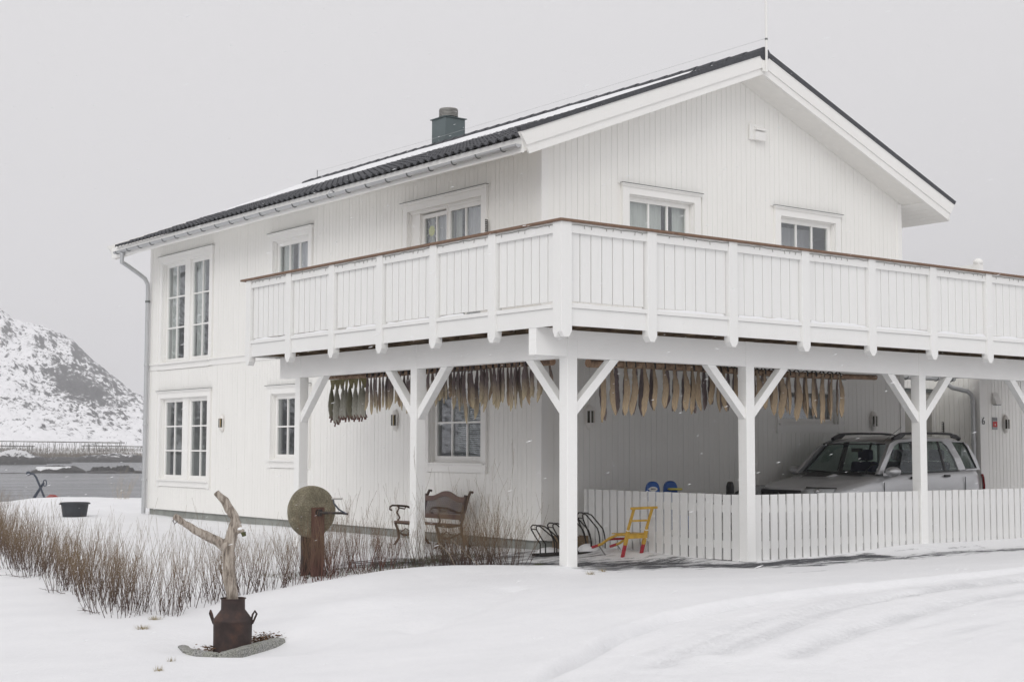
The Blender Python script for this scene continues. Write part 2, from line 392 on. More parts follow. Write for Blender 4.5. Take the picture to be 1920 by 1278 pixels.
# ================================================================ GROUND
def sstep(a, b, x):
    t = np.clip((x-a)/(b-a), 0, 1); return t*t*(3-2*t)
_rs = np.random.RandomState(3); _G = _rs.rand(256, 256)
def vnoise(x, y):
    xi = np.floor(x).astype(int); yi = np.floor(y).astype(int); fx = x-xi; fy = y-yi
    fx = fx*fx*(3-2*fx); fy = fy*fy*(3-2*fy); g = lambda a, b: _G[a % 256, b % 256]
    return (g(xi,yi)*(1-fx)+g(xi+1,yi)*fx)*(1-fy)+(g(xi,yi+1)*(1-fx)+g(xi+1,yi+1)*fx)*fy
def fbm(x, y, o=4):
    s = 0; a = .5
    for i in range(o): s = s+a*vnoise(x*2**i+i*17.3, y*2**i+i*9.1); a *= .5
    return s-.5
def pdist(x, y, pl):
    """distance to a polyline and signed side (positive = left of travel)"""
    best = np.full(x.shape, 1e9); side = np.zeros(x.shape)
    for (a, b) in zip(pl[:-1], pl[1:]):
        ax, ay = a; dx, dy = b[0]-ax, b[1]-ay; L2 = dx*dx+dy*dy
        t = np.clip(((x-ax)*dx+(y-ay)*dy)/L2, 0, 1); d = np.hypot(x-ax-t*dx, y-ay-t*dy)
        sg = np.sign(dx*(y-ay)-dy*(x-ax)); m = d < best; best = np.where(m, d, best); side = np.where(m, sg, side)
    return best, side
LIP = [(-7.5,-7.3),(-4.69,-5.07),(-3.42,-4.3),(-2.64,-3.83),(-1.75,-3.52),(-.47,-3.26),(1.53,-2.95),(4.81,-2.7),(12,-2.4)]
TR1 = [(-2.6,-4.95),(-1.44,-4.55),(-.07,-3.98),(2.73,-3.2),(6,-2.95),(13,-2.8)]
TR2 = [(-2.3,-5.45),(-1.6,-5.2),(-.6,-4.86),(1.34,-4.2),(3.4,-3.9),(8,-3.8),(13,-3.7)]
TR3 = [(-3.2,-4.95),(-2.4,-4.6),(-1.2,-4.1),(.8,-3.6),(4.5,-3.2),(9,-3.05)]
HL = [(-3.6,9.2),(-4.33,4.9),(-4.59,2.86),(-4.9,1.0),(-5.1,-.1)]
HR = [(-4.4,.15),(-3.67,.9),(-3.3,.95),(-2.81,1.1),(-1.63,1.6),(-.98,1.5),(-.47,1.15),(-.1,.9)]
BARE = [([(-.9,2.4),(.4,1.9),(1.4,1.4),(2.3,.85)], .80, 1.0),([(.3,.3),(1.8,.15),(2.6,-.3),(3.4,-.5)], .52, .98),
        ([(2.6,-.35),(3.5,-.35),(4.9,-.45)], .36, 1.2),([(3.0,-.75),(4.3,-.8),(5.4,-.75),(6.6,-.7),(9.5,-.75)], .30, .84),([(1.9,-1.5),(2.6,-1.5)], .1, .5),
        ([(.1,.05),(.25,-.3)], .2, .5),([(-.3,2.9),(2.4,2.9)], .6, .8),([(5.6,-.25),(7.4,-.3)], .12, .45)]
def gh(x, y):
    x = np.asarray(x, float); y = np.asarray(y, float)
    z = -.16*sstep(.5, 5.0, -x)*sstep(-9, -1, -y)*1.0
    z = z-.03
    z = z+.07*fbm(x*.35, y*.35, 3)+.012*fbm(x*2.2, y*.9, 4)
    # raised strip of drifted snow along the carport fence
    z = z+.085*np.exp(-((y+.02)/.28)**2)*sstep(4.2, 6.5, x)-.05*sstep(3.02,3.2,x)*sstep(.1,.4,y)*(1-sstep(4.6,5.0,y))
    z = z+.03*np.exp(-((x-2.75)/.45)**2-((y-2.2)/1.0)**2)
    # swept patio under the balcony
    z = z-.05*sstep(-.6, .4, x)*sstep(.2, .9, y)*(1-sstep(2.4,2.9,x))
    # bank of snow in front of the right-hand hedge
    d, s = pdist(x, y, [(-3.9,.35),(-2.9,.65),(-1.6,1.1),(-.9,.95),(-.35,.55),(0,.15)])
    z = z+.075*np.exp(-(d/.38)**2)
    # lip left by the plough and packed drive
    d, s = pdist(x, y, LIP)
    fd = sstep(-5.2,-3.2,x); z = z+.05*fd*sstep(-.08, .02, d*s)+.05*(1-fd)*sstep(-1.2,1.2,d*s)+.022*fd*np.exp(-((d*s-.06)/.10)**2)-.07*np.exp(-((d*s+.02)/.05)**2)*sstep(-5,-3.6,x)*(1-sstep(-1.2,.4,x))
    z = z+.03*sstep(-3.2,-1, x)*0
    for pl, dp, ww in ((TR1, .020, .11), (TR2, .022, .12), (TR3, .012, .13)):
        d, s = pdist(x, y, pl); tread = .010*np.sign(np.sin((x*1.2+y*.5)*38+s*1.6))
        z = z-(dp+tread)*np.exp(-(d/ww)**4)+.014*np.exp(-((d-.26)/.09)**2)
    drive = 1-sstep(-.3,.3, 0*x + pdist(x, y, LIP)[0]*pdist(x, y, LIP)[1])
    d, s = pdist(x, y, LIP); q = np.maximum(-d*s, 0); al = x*.93+y*.36
    z = z+drive*(.030*fbm(q*3.2+.15*al, al*.35, 4)+.020*fbm(q*11, al*.8+7, 3)+.012*fbm(x*9, y*9, 2))
    # hollow round the planter and a soft drift behind it
    z = z-.095*np.exp(-(((x+5.05)**2+(y+2.0)**2)/.50)**2)
    z = z+.10*np.exp(-((x+3.4)/.9)**2-((y+.9)/.5)**2)-.05*np.exp(-((x+4.3)/.5)**2-((y+.75)/.3)**2)
    z = z-.06*np.exp(-(pdist(x, y, [(-3.6,-2.3),(-2.4,-1.6),(-1.5,-.9)])[0]/.16)**2)*.8
    # far garden: low crest, then down to the sea
    z = z+.10*np.exp(-((x-3.6)/1.8)**2-((y-25.2)/1.7)**2)
    dd = np.maximum(y-26.0, 0); z = z-.20*dd*sstep(0, 4, dd)-.02*dd
    z = z-.25*np.maximum(np.hypot(x, np.minimum(y, 0))-60, 0)
    z = z-.3*np.maximum(-x-30, 0)*sstep(5, 15, y)
    return z
def bare(x, y):
    b = np.zeros(np.shape(x))
    for pl, ww, a in BARE:
        d, s = pdist(x, y, pl); b = np.maximum(b, a*np.exp(-(d/ww)**2))
    b = np.maximum(b, 1.25*sstep(3.02,3.2,x)*sstep(.10,.45,y)*(1-sstep(4.6,5.0,y))*(1-sstep(12.8,13.1,x)))
    b = np.maximum(b, .62*sstep(.1,.7,x)*sstep(1.2,2.2,y)*(1-sstep(2.3,2.9,x))*(1-sstep(3.5,4.2,y)))
    return b
def packed_lip_shade(x, y):
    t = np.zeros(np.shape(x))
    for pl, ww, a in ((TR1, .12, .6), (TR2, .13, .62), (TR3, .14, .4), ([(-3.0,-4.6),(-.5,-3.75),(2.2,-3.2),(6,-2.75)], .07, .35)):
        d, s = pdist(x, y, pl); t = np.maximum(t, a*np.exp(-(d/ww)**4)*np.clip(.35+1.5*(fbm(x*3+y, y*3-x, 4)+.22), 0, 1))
    d, s = pdist(x, y, LIP); t = np.maximum(t, .6*np.exp(-((d*s+.04)/.06)**2)*np.clip(.5+2*(fbm(x*2, y*2, 3)+.15), 0, 1)*sstep(-5,-3.6,x)*(1-sstep(-1.2,.4,x)))  # shade in the groove along the lip, painted into the snow colour
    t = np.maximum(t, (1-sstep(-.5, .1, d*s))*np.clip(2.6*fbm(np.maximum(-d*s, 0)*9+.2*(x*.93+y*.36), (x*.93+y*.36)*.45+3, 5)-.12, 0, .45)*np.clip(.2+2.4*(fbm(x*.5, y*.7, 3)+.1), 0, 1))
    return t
def g1(x, y): return float(gh(np.array([x]), np.array([y]))[0])
def axis(lo, f0, f1, hi, fine, grow=1.16):
    a = list(np.arange(f0, f1, fine)); st = fine
    while a[-1] < hi: st *= grow; a.append(a[-1]+st)
    st = fine; b = [a[0]]
    while b[-1] > lo: st *= grow; b.append(b[-1]-st)
    return np.array(b[:0:-1]+a)
xs = axis(-110, -8.2, 10.5, 110, .042, 1.09); ys = axis(-110, -7.8, 3.8, 70, .038, 1.045)
X, Y = np.meshgrid(xs, ys); Z = gh(X, Y); Z = np.maximum(Z, -7)
def grid_mesh(name, X, Y, Z, mat, attrs={}):
    h, wd = X.shape; me = bpy.data.meshes.new(name)
    me.vertices.add(h*wd); me.vertices.foreach_set('co', np.stack([X, Y, Z], -1).astype(np.float32).ravel())
    i = (np.arange(h-1)[:, None]*wd+np.arange(wd-1)[None]).ravel(); q = np.stack([i, i+1, i+wd+1, i+wd], -1)
    me.loops.add(q.size); me.loops.foreach_set('vertex_index', q.ravel().astype(np.int32))
    me.polygons.add(len(q)); me.polygons.foreach_set('loop_start', (np.arange(len(q))*4).astype(np.int32)); me.polygons.foreach_set('loop_total', np.full(len(q), 4, np.int32))
    me.polygons.foreach_set('use_smooth', np.ones(len(q), bool)); me.update(calc_edges=True)
    for k, v in attrs.items():
        a = me.attributes.new(k, 'FLOAT', 'POINT'); a.data.foreach_set('value', np.asarray(v, np.float32).ravel())
    me.materials.append(mat); o = bpy.data.objects.new(name, me); COL.objects.link(o); return o
tag(grid_mesh('snowy_ground', X, Y, Z, GROUND, {'bare': bare(X, Y), 'packed_lip_shade': packed_lip_shade(X, Y)}), kind='structure')
# sea out to the horizon
m = MB(); m.quad((-2900,-2900,-4),(2900,-2900,-4),(2900,2900,-4),(-2900,2900,-4)); tag(m.build('sea', SEA), kind='structure')

# mountain across the water, built in a frame that faces it
fw = Vector((math.sin(R(20.5)), math.cos(R(20.5)))); rt = Vector((fw.y, -fw.x))
def far(u, v): return (-10.68+rt.x*u+fw.x*v, -12.92+rt.y*u+fw.y*v)
prof = [(-500,60),(-380,130),(-260,190),(-180,178),(-120,146),(-80,124),(-57,113),(-44,103),(-35,99),(-17,94),(0,86),(17,71),(35,56),(47,47),(58,41),(75,30),(110,18),(180,12),(320,10)]
us = np.concatenate([np.arange(-500,-90,7), np.arange(-90,95,.75), np.arange(95,330,7)]); vs = np.concatenate([np.arange(560,640,6), np.arange(640,1230,2.6), np.arange(1230,1700,12)])
U, V = np.meshgrid(us, vs)
H = np.interp(U, [p[0] for p in prof], [p[1] for p in prof])
s = np.clip((V-600)/(1200-600), 0, 1); crest = np.where(V < 1200, .06*s+.94*s**1.75, np.clip(1-(V-1200)/500, 0, 1)**1.2)
rg = lambda a, b: 1-np.abs(2*(fbm(a, b, 5)+.5)-1)
Zm = H*crest+(rg(U*.018+V*.004, V*.012)-.75)*20*s*(H/100)*(1-.75*sstep(.85,1,s))+fbm(U*.11, V*.05, 5)*9*sstep(.05,.3,s)*(1-.6*sstep(.9,1,s))+fbm(U*.5+V*.1, V*.2, 3)*2.2*sstep(.08,.3,s)
Zm = Zm-5+4.5*sstep(565, 600, V)
snowy = .10*(1-sstep(.1,.5,s))+.25*sstep(20,60,U)*(1-sstep(.5,.8,s))+.0*U
snowy = snowy-.55*np.exp(-((U-7)/15)**2-((V-1000)/55)**2)+.12*np.exp(-((U+45)/25)**2)
P = np.stack([-10.68+rt.x*U+fw.x*V, -12.92+rt.y*U+fw.y*V, Zm], -1)
tag(grid_mesh('mountain', P[...,0], P[...,1], P[...,2], MTN, {'snowy': snowy}), kind='structure')
# lower hills further off and behind the viewer, closing the fjord
def ridge(name, cx, cy, L, Wd, hgt, ang, seed):
    a = np.linspace(-1,1,90); b = np.linspace(-1,1,26); A, B = np.meshgrid(a, b)
    Hh = hgt*(1-np.abs(B)**1.4)*(np.clip(1-A*A, 0, 1)**.5)*(.55+.9*(fbm(A*3+seed, B*0+seed, 4)+.4))+fbm(A*14+seed, B*6, 4)*hgt*.22-6
    ca, sa = math.cos(R(ang)), math.sin(R(ang)); xx = cx+A*L*ca-B*Wd*sa; yy = cy+A*L*sa+B*Wd*ca
    tag(grid_mesh(name, xx, yy, Hh, MTN, {'snowy': A*0+.1}), kind='structure')
cx, cy = far(300, 2100); ridge('distant_hill', cx, cy, 380, 180, 66, -25, 4)
ridge('hills', -700, -900, 900, 260, 110, -30, 9)
ridge('hills', 500, -900, 700, 220, 90, 12, 15)
ridge('hills', -1200, 250, 800, 260, 120, 80, 22)

ridge('hills', -520, 1150, 620, 260, 175, 8, 31); ridge('hills', 1150, -420, 520, 240, 95, 100, 38)

# shore belt with bare brush, racks and skerries
def rockmesh(L, Wd, Hh, seed, n=26):
    a = np.linspace(-1,1,n*2); b = np.linspace(-1,1,n); A, B = np.meshgrid(a, b); q = np.clip(1-A**2*.9-B**2, 0, 1)**.55
    z = .95*Hh*q*(.55+1.1*(fbm(A*3.2+seed, B*2+seed, 5)+.35)); return A*L, B*Wd, z-(1-np.sign(q+1e-6-.001))*.3
def islet(u, v, L, Wd, Hh, seed, label, group, snow=0):
    xx, yy, z = rockmesh(L, Wd, Hh, seed); c = far(u, v)
    gx = c[0]+rt.x*xx+fw.x*yy; gy = c[1]+rt.y*xx+fw.y*yy
    o = grid_mesh('rock_islet', gx, gy, z-4.15, ROCK); tag(o, label, 'rock', group)
    if snow:
        xx, yy, z2 = rockmesh(L, Wd, Hh, seed); k = (np.abs(xx/L+.12) < .62)&(np.abs(yy/Wd) < .7)
        top = np.max(z)*.80+.25*fbm(xx*.6, yy*.6, 3)*Hh*.4
        e = np.clip(1-((xx/L+.12)/.66)**4-(yy/Wd/.75)**4, 0, 1)**.5
        sn = grid_mesh('snow_cap', gx, gy, -4.15+top*np.minimum(1, e*3)-(e <= 0)*3, SNOW); adopt(sn, o)
    return o
px = lambda x, v: (x-130)*v/2729*1.0
islet(px(112,318), 318, 5.6, 4, 1.75, 2.2, 'long dark skerry with a flat cap of snow, out in the water', 'skerries in the sound', 1)
for i, (x, v, L_, h_, lb) in enumerate([(182,330,1.9,1.9,'pointed dark skerry just right of the snow-capped one'),(196,326,1.7,1.7,'rounded dark skerry, second right of the snow-capped one'),(217,332,1.8,1.95,'blunt dark skerry, third right of the snow-capped one'),(230,330,1.9,2.0,'steep dark skerry nearest the middle of the gap to the house'),(203,312,5.2,.9,'low flat reef in front of the row of pointed skerries'),(252,312,1.4,.75,'small lone reef beside the downpipe of the house'),(165,328,3.0,.6,'thin low reef joining the snow-capped skerry'),(243,336,4.5,.45,'thin wave-washed reef behind the pointed skerries'),(18,312,6.5,.42,'low thin reef at the left edge of the water')]):
    islet(px(x, v), v, L_, L_*.6, h_*.75, 5+i*3.1, lb, 'skerries in the sound')
islet(px(30,470), 470, 11, 9, 4.3, 31, 'big brown rocky knoll at the left edge of the far shore', 'shore rocks', 0)
islet(px(92,500), 500, 8, 6, 2.1, 37, 'low rocky point running out from the brown knoll', 'shore rocks', 0)
islet(px(215,540), 540, 19, 9, 3.3, 41, 'dark rocky shore point beside the house wall', 'shore rocks', 0)
islet(px(130,545), 545, 17, 8, 1.9, 47, 'low dark tide line of rock under the drying racks', 'shore rocks', 0)
islet(px(-60,520), 520, 16, 8, 5, 53, 'dark rocky shore at the far left beyond the knoll', 'shore rocks', 0)
# far brush (uncountable twigs)
m = MB()
for i in range(8500):
    u = random.uniform(-45, 42); v = random.uniform(548, 640); c = far(u, v); z = -2.9+(v-548)*.028; h = random.uniform(.8, 2.0)*(1 if u < 25 else .8)
    a = random.uniform(0, 6.28); wd = random.uniform(.05,.16); dx, dy = math.cos(a)*random.uniform(.2,.9), math.sin(a)*random.uniform(.2,.9)
    m.quad((c[0]-rt.x*wd, c[1]-rt.y*wd, z), (c[0]+rt.x*wd, c[1]+rt.y*wd, z), (c[0]+dx, c[1]+dy, z+h))
tag(m.build('shore_brush', simple('far_brush', (.185,.16,.13), .9, .3)), kind='stuff')
# stockfish drying racks on the far shore
RACKM = simple('rack_poles_with_fish', (.075,.068,.05), .9, .3)
def rack(u0, u1, v, z, nx, h, lb):
    c = far((u0+u1)/2, v); t = thing('fish_drying_rack', (c[0], c[1], z), lb, 'drying rack', 'drying racks on the far shore')
    mm = MB()
    for k in range(7): 
        a = far(u0+k*.8, v+k*2.2); b = far(u1-k*.5, v+k*2.2); mm.bar((*a, z+h), (*b, z+h-.5), .22, .34)
    mm.build('long_pole', RACKM, t)
    mm = MB()
    for i in range(nx):
        for k in (0, 2, 5):
            uu = u0+(u1-u0)*(i+random.uniform(-.4,.4))/(nx-1); q = far(uu, v+k*2.2); q2 = far(uu+random.choice((-1,1))*random.uniform(.2,1.3), v+k*2.2); hh_ = h*random.uniform(.8,1.0); mm.bar((*q, z-.4), (*q2, z+hh_), .09, .09)
    mm.build('rack_posts', RACKM, t)['kind'] = 'stuff'
rack(-34, 21, 588, -1.6, 44, 5.1, 'long drying rack with its roof of poles above the shore brush')
rack(-60, -12, 572, -1.9, 40, 3.9, 'lower drying rack at the left edge, in front of the long one')
rack(5, 45, 600, -1.3, 36, 3.1, 'thin lower drying rack that runs behind the house corner')

# ================================================================ HOUSE
H_ = thing('white_house', (2.4, 3.49, 0), 'big white two-storey wooden house with snow on its dark tiled roof', 'house')
XS, YG, XR, YF = 2.4, 3.49, 10.674, 17.35
XM, SL = 6.537, math.tan(R(21.27))
FT = .14
soff = lambda x: 5.83+SL*1.0*(min(x, 2*XM-x)-XS)
BP = .1126
# openings: (a0, a1, z0, z1) along the wall
op_side = dict(ul=(14.36,16.68,3.24,5.40), us=(10.30,11.66,4.02,5.33), dr=(4.95,7.02,3.02,5.30), ll=(14.36,16.67,.76,2.48), lm=(10.32,11.66,1.21,2.44), lr=(4.94,6.35,1.21,2.46))
op_gab = dict(g1=(4.09,5.48,4.0,5.31), g2=(7.48,8.87,4.0,5.31), gl=(7.48,8.87,1.86,2.46))
CW = .13          # casing width
def cut(a0, a1, z0, z1, ops):
    """vertical spans of a board left free by the casings"""
    sp = [(z0, z1)]
    for (p, q, r, t) in ops:
        if a1 > p-CW+.005 and a0 < q+CW-.005:
            r, t = r-.16, t+.15; ns = []
            for (s0, s1) in sp:
                if t <= s0 or r >= s1: ns.append((s0, s1)); continue
                if r > s0+.03: ns.append((s0, r))
                if t < s1-.03: ns.append((t, s1))
            sp = ns
    return sp
# wall shells with real openings (0.2 thick)
def shell(mb, fr, a0, a1, z0, z1, ops):
    ops = sorted(ops); zs = sorted(set([z0, z1]+[v for o in ops for v in o[2:]])); 
    for lo, hi in zip(zs[:-1], zs[1:]):
        c = a0
        for (p, q, r, t) in ops:
            if r < hi-1e-6 and t > lo+1e-6:
                fr(mb, c, p, lo, hi); c = q
        fr(mb, c, a1, lo, hi)
frS = lambda mb, a, b, lo, hi: mb.box(XS+.022, XS+.20, a, b, lo, hi)
frG = lambda mb, a, b, lo, hi: mb.box(a, b, YG+.022, YG+.20, lo, hi)
m = MB(); shell(m, frS, YG+.20, YF, FT+.02, 5.815, list(op_side.values()))
side_wall = m.build('side_wall', W_SIDE, H_)
m = MB(); shell(m, frG, XS+.022, XR, FT+.02, 5.81, list(op_gab.values())); m.prism([(XS+.02,5.81),(XR,5.81),(XM,soff(XM)-.02)], 'y', YG+.022, YG+.20)
gable_wall = m.build('gable_wall', W_SIDE, H_)
m = MB(); m.box(XS+.022, XR, YF-.2, YF, FT, 5.56); m.box(XR-.2, XR, YG+.2, YF-.2, FT, 5.56); m.prism([(XS+.02,5.56),(XR,5.56),(XM,soff(XM)-.02)], 'y', YF-.2, YF); m.build('back_wall', W_SIDE, H_)
m = MB(); m.box(XS+.21, XR-.21, YG+.21, YF-.21, 2.72, 3.0); m.box(XS+.21, XR-.21, YG+.21, YF-.21, .05, .2); m.box(XS+.21, XR-.21, YG+.21, YF-.21, 5.35, 5.5)
m.box(6.4, 6.5, YG+.21, YF-.21, .2, 5.35); m.box(XS+.3, 6.4, 8.6, 8.7, .2, 5.35); m.box(XS+.3, 6.4, 13.0, 13.1, .2, 5.35); m.build('inner_floor', ROOM, H_)
m = MB(); m.box(XS+.06, XR-.05, YG+.06, YF-.05, -1.0, FT); m.build('foundation', CONC, H_)
# siding boards
far_b = MB(); nb = 0
y = YG+.12; boards = []
ops = list(op_side.values())
while y < YF-.10:
    w_ = BP-.0045; j = random.uniform(-.0012,.0012)
    for (s0, s1) in ((FT-.03, 3.10), (3.25, 5.822)):
        for (lo, hi) in cut(y, y+w_, s0, s1, ops): boards.append((y, w_, lo, hi, j))
    y += BP
for k, (y, w_, lo, hi, j) in enumerate(boards):
    if y < 10.6: piece('siding_board', XS+j, XS+.024, y, y+w_, lo, hi, W_SIDE, side_wall)
    else: far_b.box(XS+j, XS+.024, y, y+w_, lo, hi)
far_b.build('siding_boards', W_SIDE, side_wall)['kind'] = 'stuff'
x = XS+.12; ops = list(op_gab.values())
while x < XR-.10:
    w_ = BP-.0045; j = random.uniform(-.0012,.0012); top = min(soff(x), soff(x+w_))
    for (lo, hi) in cut(x, x+w_, FT-.03, 99, ops):
        if hi < 50: piece('siding_board', x, x+w_, YG+j, YG+.024, lo, hi, W_SIDE, gable_wall)
        else: MB().prism([(x, lo), (x+w_, lo), (x+w_, soff(x+w_)-.002), (x, soff(x)-.002)], 'y', YG+j, YG+.024).build('siding_board', W_SIDE, gable_wall)
    x += BP
# corner boards, belt
cbx = MB().box(XS-.006, XS+.12, YG-.006, YG+.024, FT-.02, 5.82).box(XS-.006, XS+.024, YG+.024, YG+.115, FT-.02, 5.822)
cbx.build('corner_board', W_TRIM, H_)
MB().box(XR-.11, XR+.012, YG-.012, YG+.024, FT-.02, 5.83).build('corner_board', W_TRIM, H_)
MB().box(XS-.008, XS+.024, YF-.1, YF+.012, FT-.02, 5.822).build('corner_board', W_TRIM, H_)
m = MB().box(XS-.02, XS+.022, YG+.12, YF+.02, 3.10, 3.235); m.prism([(XS-.05,3.215),(XS-.05,3.235),(XS+.02,3.262),(XS+.02,3.215)], 'y', YG+.12, YF+.03)
m.v = m.v; m.build('belt_board', W_TRIM, side_wall)

# ---- windows
def window(name, wall, fr, a0, a1, z0, z1, sashes, cols, rows, recess=.075, curtain=None, legs=True, drip=(.16,.155), label=None, sash_d=None):
    """fr(mb, a_lo, a_hi, d_lo, d_hi, z_lo, z_hi): box on the wall, d measured outwards"""
    cas = MB(); A0, A1 = a0-CW, a1+CW; zt = z1+drip[1]
    fr(cas, A0, a0, -.02, .028, z0-.16 if legs else z0, zt-.02); fr(cas, a1, A1, -.02, .028, z0-.16 if legs else z0, zt-.02)
    fr(cas, a0+.001, a1-.001, -.02, .026, z1, zt-.02)
    fr(cas, a0+.001, a1-.001, -.02, .024, z0-.15, z0-.02)
    fr(cas, a0, a0+.018, -.18, -.022, z0, z1); fr(cas, a1-.018, a1, -.18, -.022, z0, z1); fr(cas, a0+.019, a1-.019, -.18, -.022, z1-.018, z1)
    wdw = cas.build(name, W_TRIM, H_)
    if label: wdw['label'] = label
    mb = MB(); fr(mb, A0-.03, A1+.03, -.02, .062, zt-.019, zt-.001); fr(mb, A0-.015, A1+.015, .0, .045, zt-.045, zt-.0195); mb.build('drip_moulding', W_TRIM, wdw)
    mb = MB(); fr(mb, A0-.035, A1+.035, -.02, .068, zt, zt+.008); mb.build('drip_flashing', FLASH, wdw)
    mb = MB(); fr(mb, A0+.02, A1-.02, -.07, .07, z0-.03, z0-.002); mb.build('sill', W_TRIM, wdw)
    for si, (p, q, gz0, gz1) in enumerate(sashes):
        rec = recess+(sash_d[si] if sash_d else 0)
        s = MB(); t = .065
        lo, hi = gz0-t, gz1+t
        fr(s, p-t, p, -rec-.05, -rec, lo, hi); fr(s, q, q+t, -rec-.05, -rec, lo, hi); fr(s, p, q, -rec-.05, -rec-.001, lo, gz0); fr(s, p, q, -rec-.05, -rec-.001, gz1, hi)
        s.build('sash', W_TRIM, wdw)
        mu = MB(); tm = .028
        for i in range(1, cols): c = p+(q-p)*i/cols; fr(mu, c-tm/2, c+tm/2, -rec-.045, -rec-.006, gz0, gz1)
        for i in range(1, rows): c = gz0+(gz1-gz0)*i/rows; fr(mu, p, q, -rec-.044, -rec-.008, c-tm/2, c+tm/2)
        if mu.v: mu.build('glazing_bar', W_TRIM, wdw)
        for i in range(cols):
            for j in range(rows):
                g = MB(); fr(g, p+(q-p)*i/cols+.002, p+(q-p)*(i+1)/cols-.002, -rec-.034, -rec-.028, gz0+(gz1-gz0)*j/rows+.002, gz0+(gz1-gz0)*(j+1)/rows-.002); g.build('pane', GLASS, wdw)
        if curtain:
            for (f0, f1, dd, mt, zlo, zhi) in curtain:
                mb = MB(); n = max(2, int((f1-f0)*(q-p)/.02)); c0, c1 = p-.06+(q-p+.12)*f0, p-.06+(q-p+.12)*f1
                for k in range(n):
                    o = .007*math.sin(k*1.35+f0*9)+.008*math.sin(k*.51)
                    fr(mb, c0+(c1-c0)*k/n, c0+(c1-c0)*(k+1)/n, -rec-dd-.012+o, -rec-dd+o, gz0+(gz1-gz0)*zlo-.02, gz0+(gz1-gz0)*zhi+.02)
                mb.build('curtain' if mt is CURT else 'blind', mt, wdw)  # the blind's tint imitates sky reflected in the glass
    # fill between sashes and frame
    mb = MB(); xs_ = [a0+.018]+[v for (p, q, _, _) in sorted(sashes) for v in (p-.065, q+.065)]+[a1-.018]
    for i in range(0, len(xs_), 2):
        if xs_[i+1]-xs_[i] > .01: fr(mb, xs_[i], xs_[i+1], -.19, -(.03 if 0 < i < len(xs_)-2 else recess+.012), z0, z1-.018)
    g0, g1_ = sashes[0][2]-.065, sashes[0][3]+.065
    fr(mb, a0+.018, a1-.018, -.17, -recess+.01, g1_+.001, z1-.018); fr(mb, a0+.018, a1-.018, -.17, -recess+.008, z0, g0-.001)
    mb.build('frame', W_TRIM, wdw)
    return wdw
def fS(mb, a, b, d0, d1, lo, hi): mb.box(XS-d1, XS-d0, a, b, lo, hi)
def fG(mb, a, b, d0, d1, lo, hi): mb.box(a, b, YG-d1, YG-d0, lo, hi)
cA = [(.72,1.0,.12,CURT,0,1),(0,.30,.12,CURT,0,1)]
o = op_side
window('window', 0, fS, *o['ul'], [(15.70,16.575,3.33,5.31),(14.455,15.325,3.33,5.31)], 2, 3, curtain=[(.58,.94,.10,CURT,0,1),(0,.42,.16,CURL,0,1)], legs=False, label='tall double window above the belt board')
window('window', 0, fS, *o['us'], [(10.40,11.56,4.12,5.23)], 3, 1, curtain=[(.68,.95,.10,CURT,0,1),(0,.6,.14,CURL,0,1)], label='small three-light window above the balcony rail')
window('window', 0, fS, *o['ll'], [(15.71,16.565,.85,2.395),(14.45,15.31,.85,2.395)], 2, 3, label='double window beside the downpipe')
window('window', 0, fS, *o['lm'], [(10.42,11.56,1.31,2.345)], 3, 2, label='window behind the leftmost post')
bl = window('window', 0, fS, *o['lr'], [(5.04,6.25,1.31,2.36)], 3, 2, label='window above the bench, slatted blind half drawn')
m = MB()
for k in range(34): z = 2.36-k*.031; m.prism([(XS+.20,z),(XS+.225,z-.012),(XS+.225,z-.016),(XS+.20,z-.004)], 'y', 5.03, 5.86)
m.build('slatted_blind', BLINDM, bl)
dr = window('balcony_door', 0, fS, *o['dr'], [(5.06,5.875,3.25,5.185),(6.02,6.70,3.25,5.165)], 2, 1, recess=.05, legs=False, curtain=[(.0,.62,.12,CURL,0,1),(.8,.96,.14,CURT,0,1)], label='double balcony door with a paper sun in the left leaf', sash_d=[0,.06])
g = op_gab
window('window', 0, fG, *g['g1'], [(4.19,5.38,4.1,5.22)], 3, 1, curtain=[(0,1,.14,CURL,0,.55),(0,.62,.10,CURT,.5,1),(.8,1,.11,CURT,0,1)], label='left gable window with a scalloped blind')
window('window', 0, fG, *g['g2'], [(7.575,8.765,4.1,5.22)], 3, 1, curtain=[(0,1,.45,CURL,0,1)], label='right gable window, plain dark glass')
window('window', 0, fG, *g['gl'], [(7.565,8.77,1.94,2.37)], 3, 1, label='ground floor window behind the dried fish')
# paper sun on the inside of the balcony door
c = Vector((XS+.145, 6.54, 4.955))
t = thing('paper_sun', c, 'yellow paper sun with white rays taped inside the balcony door', 'decoration')
MB().lathe([(.001,0),(.085,0),(.085,.004),(.001,.004)], 20, (c.x, c.y, c.z), 'x').build('sun_disc', YSUN, t)
for k in range(9):
    a = k*2*math.pi/9+.3; MB().bar((c.x+.003, c.y+.085*math.cos(a), c.z+.1*math.sin(a)), (c.x+.003, c.y+.17*math.cos(a), c.z+.20*math.sin(a)), .018, .003).build('sun_ray', WHP, t)
# glass heart hanging in the tall window
t = MB().sphere((XS+.15, 14.66, 4.33), .06, 8, 6, (.3,1,1.1)).build('hanging_heart', WHP); tag(t, 'small pale heart hanging inside the tall double window', 'decoration')

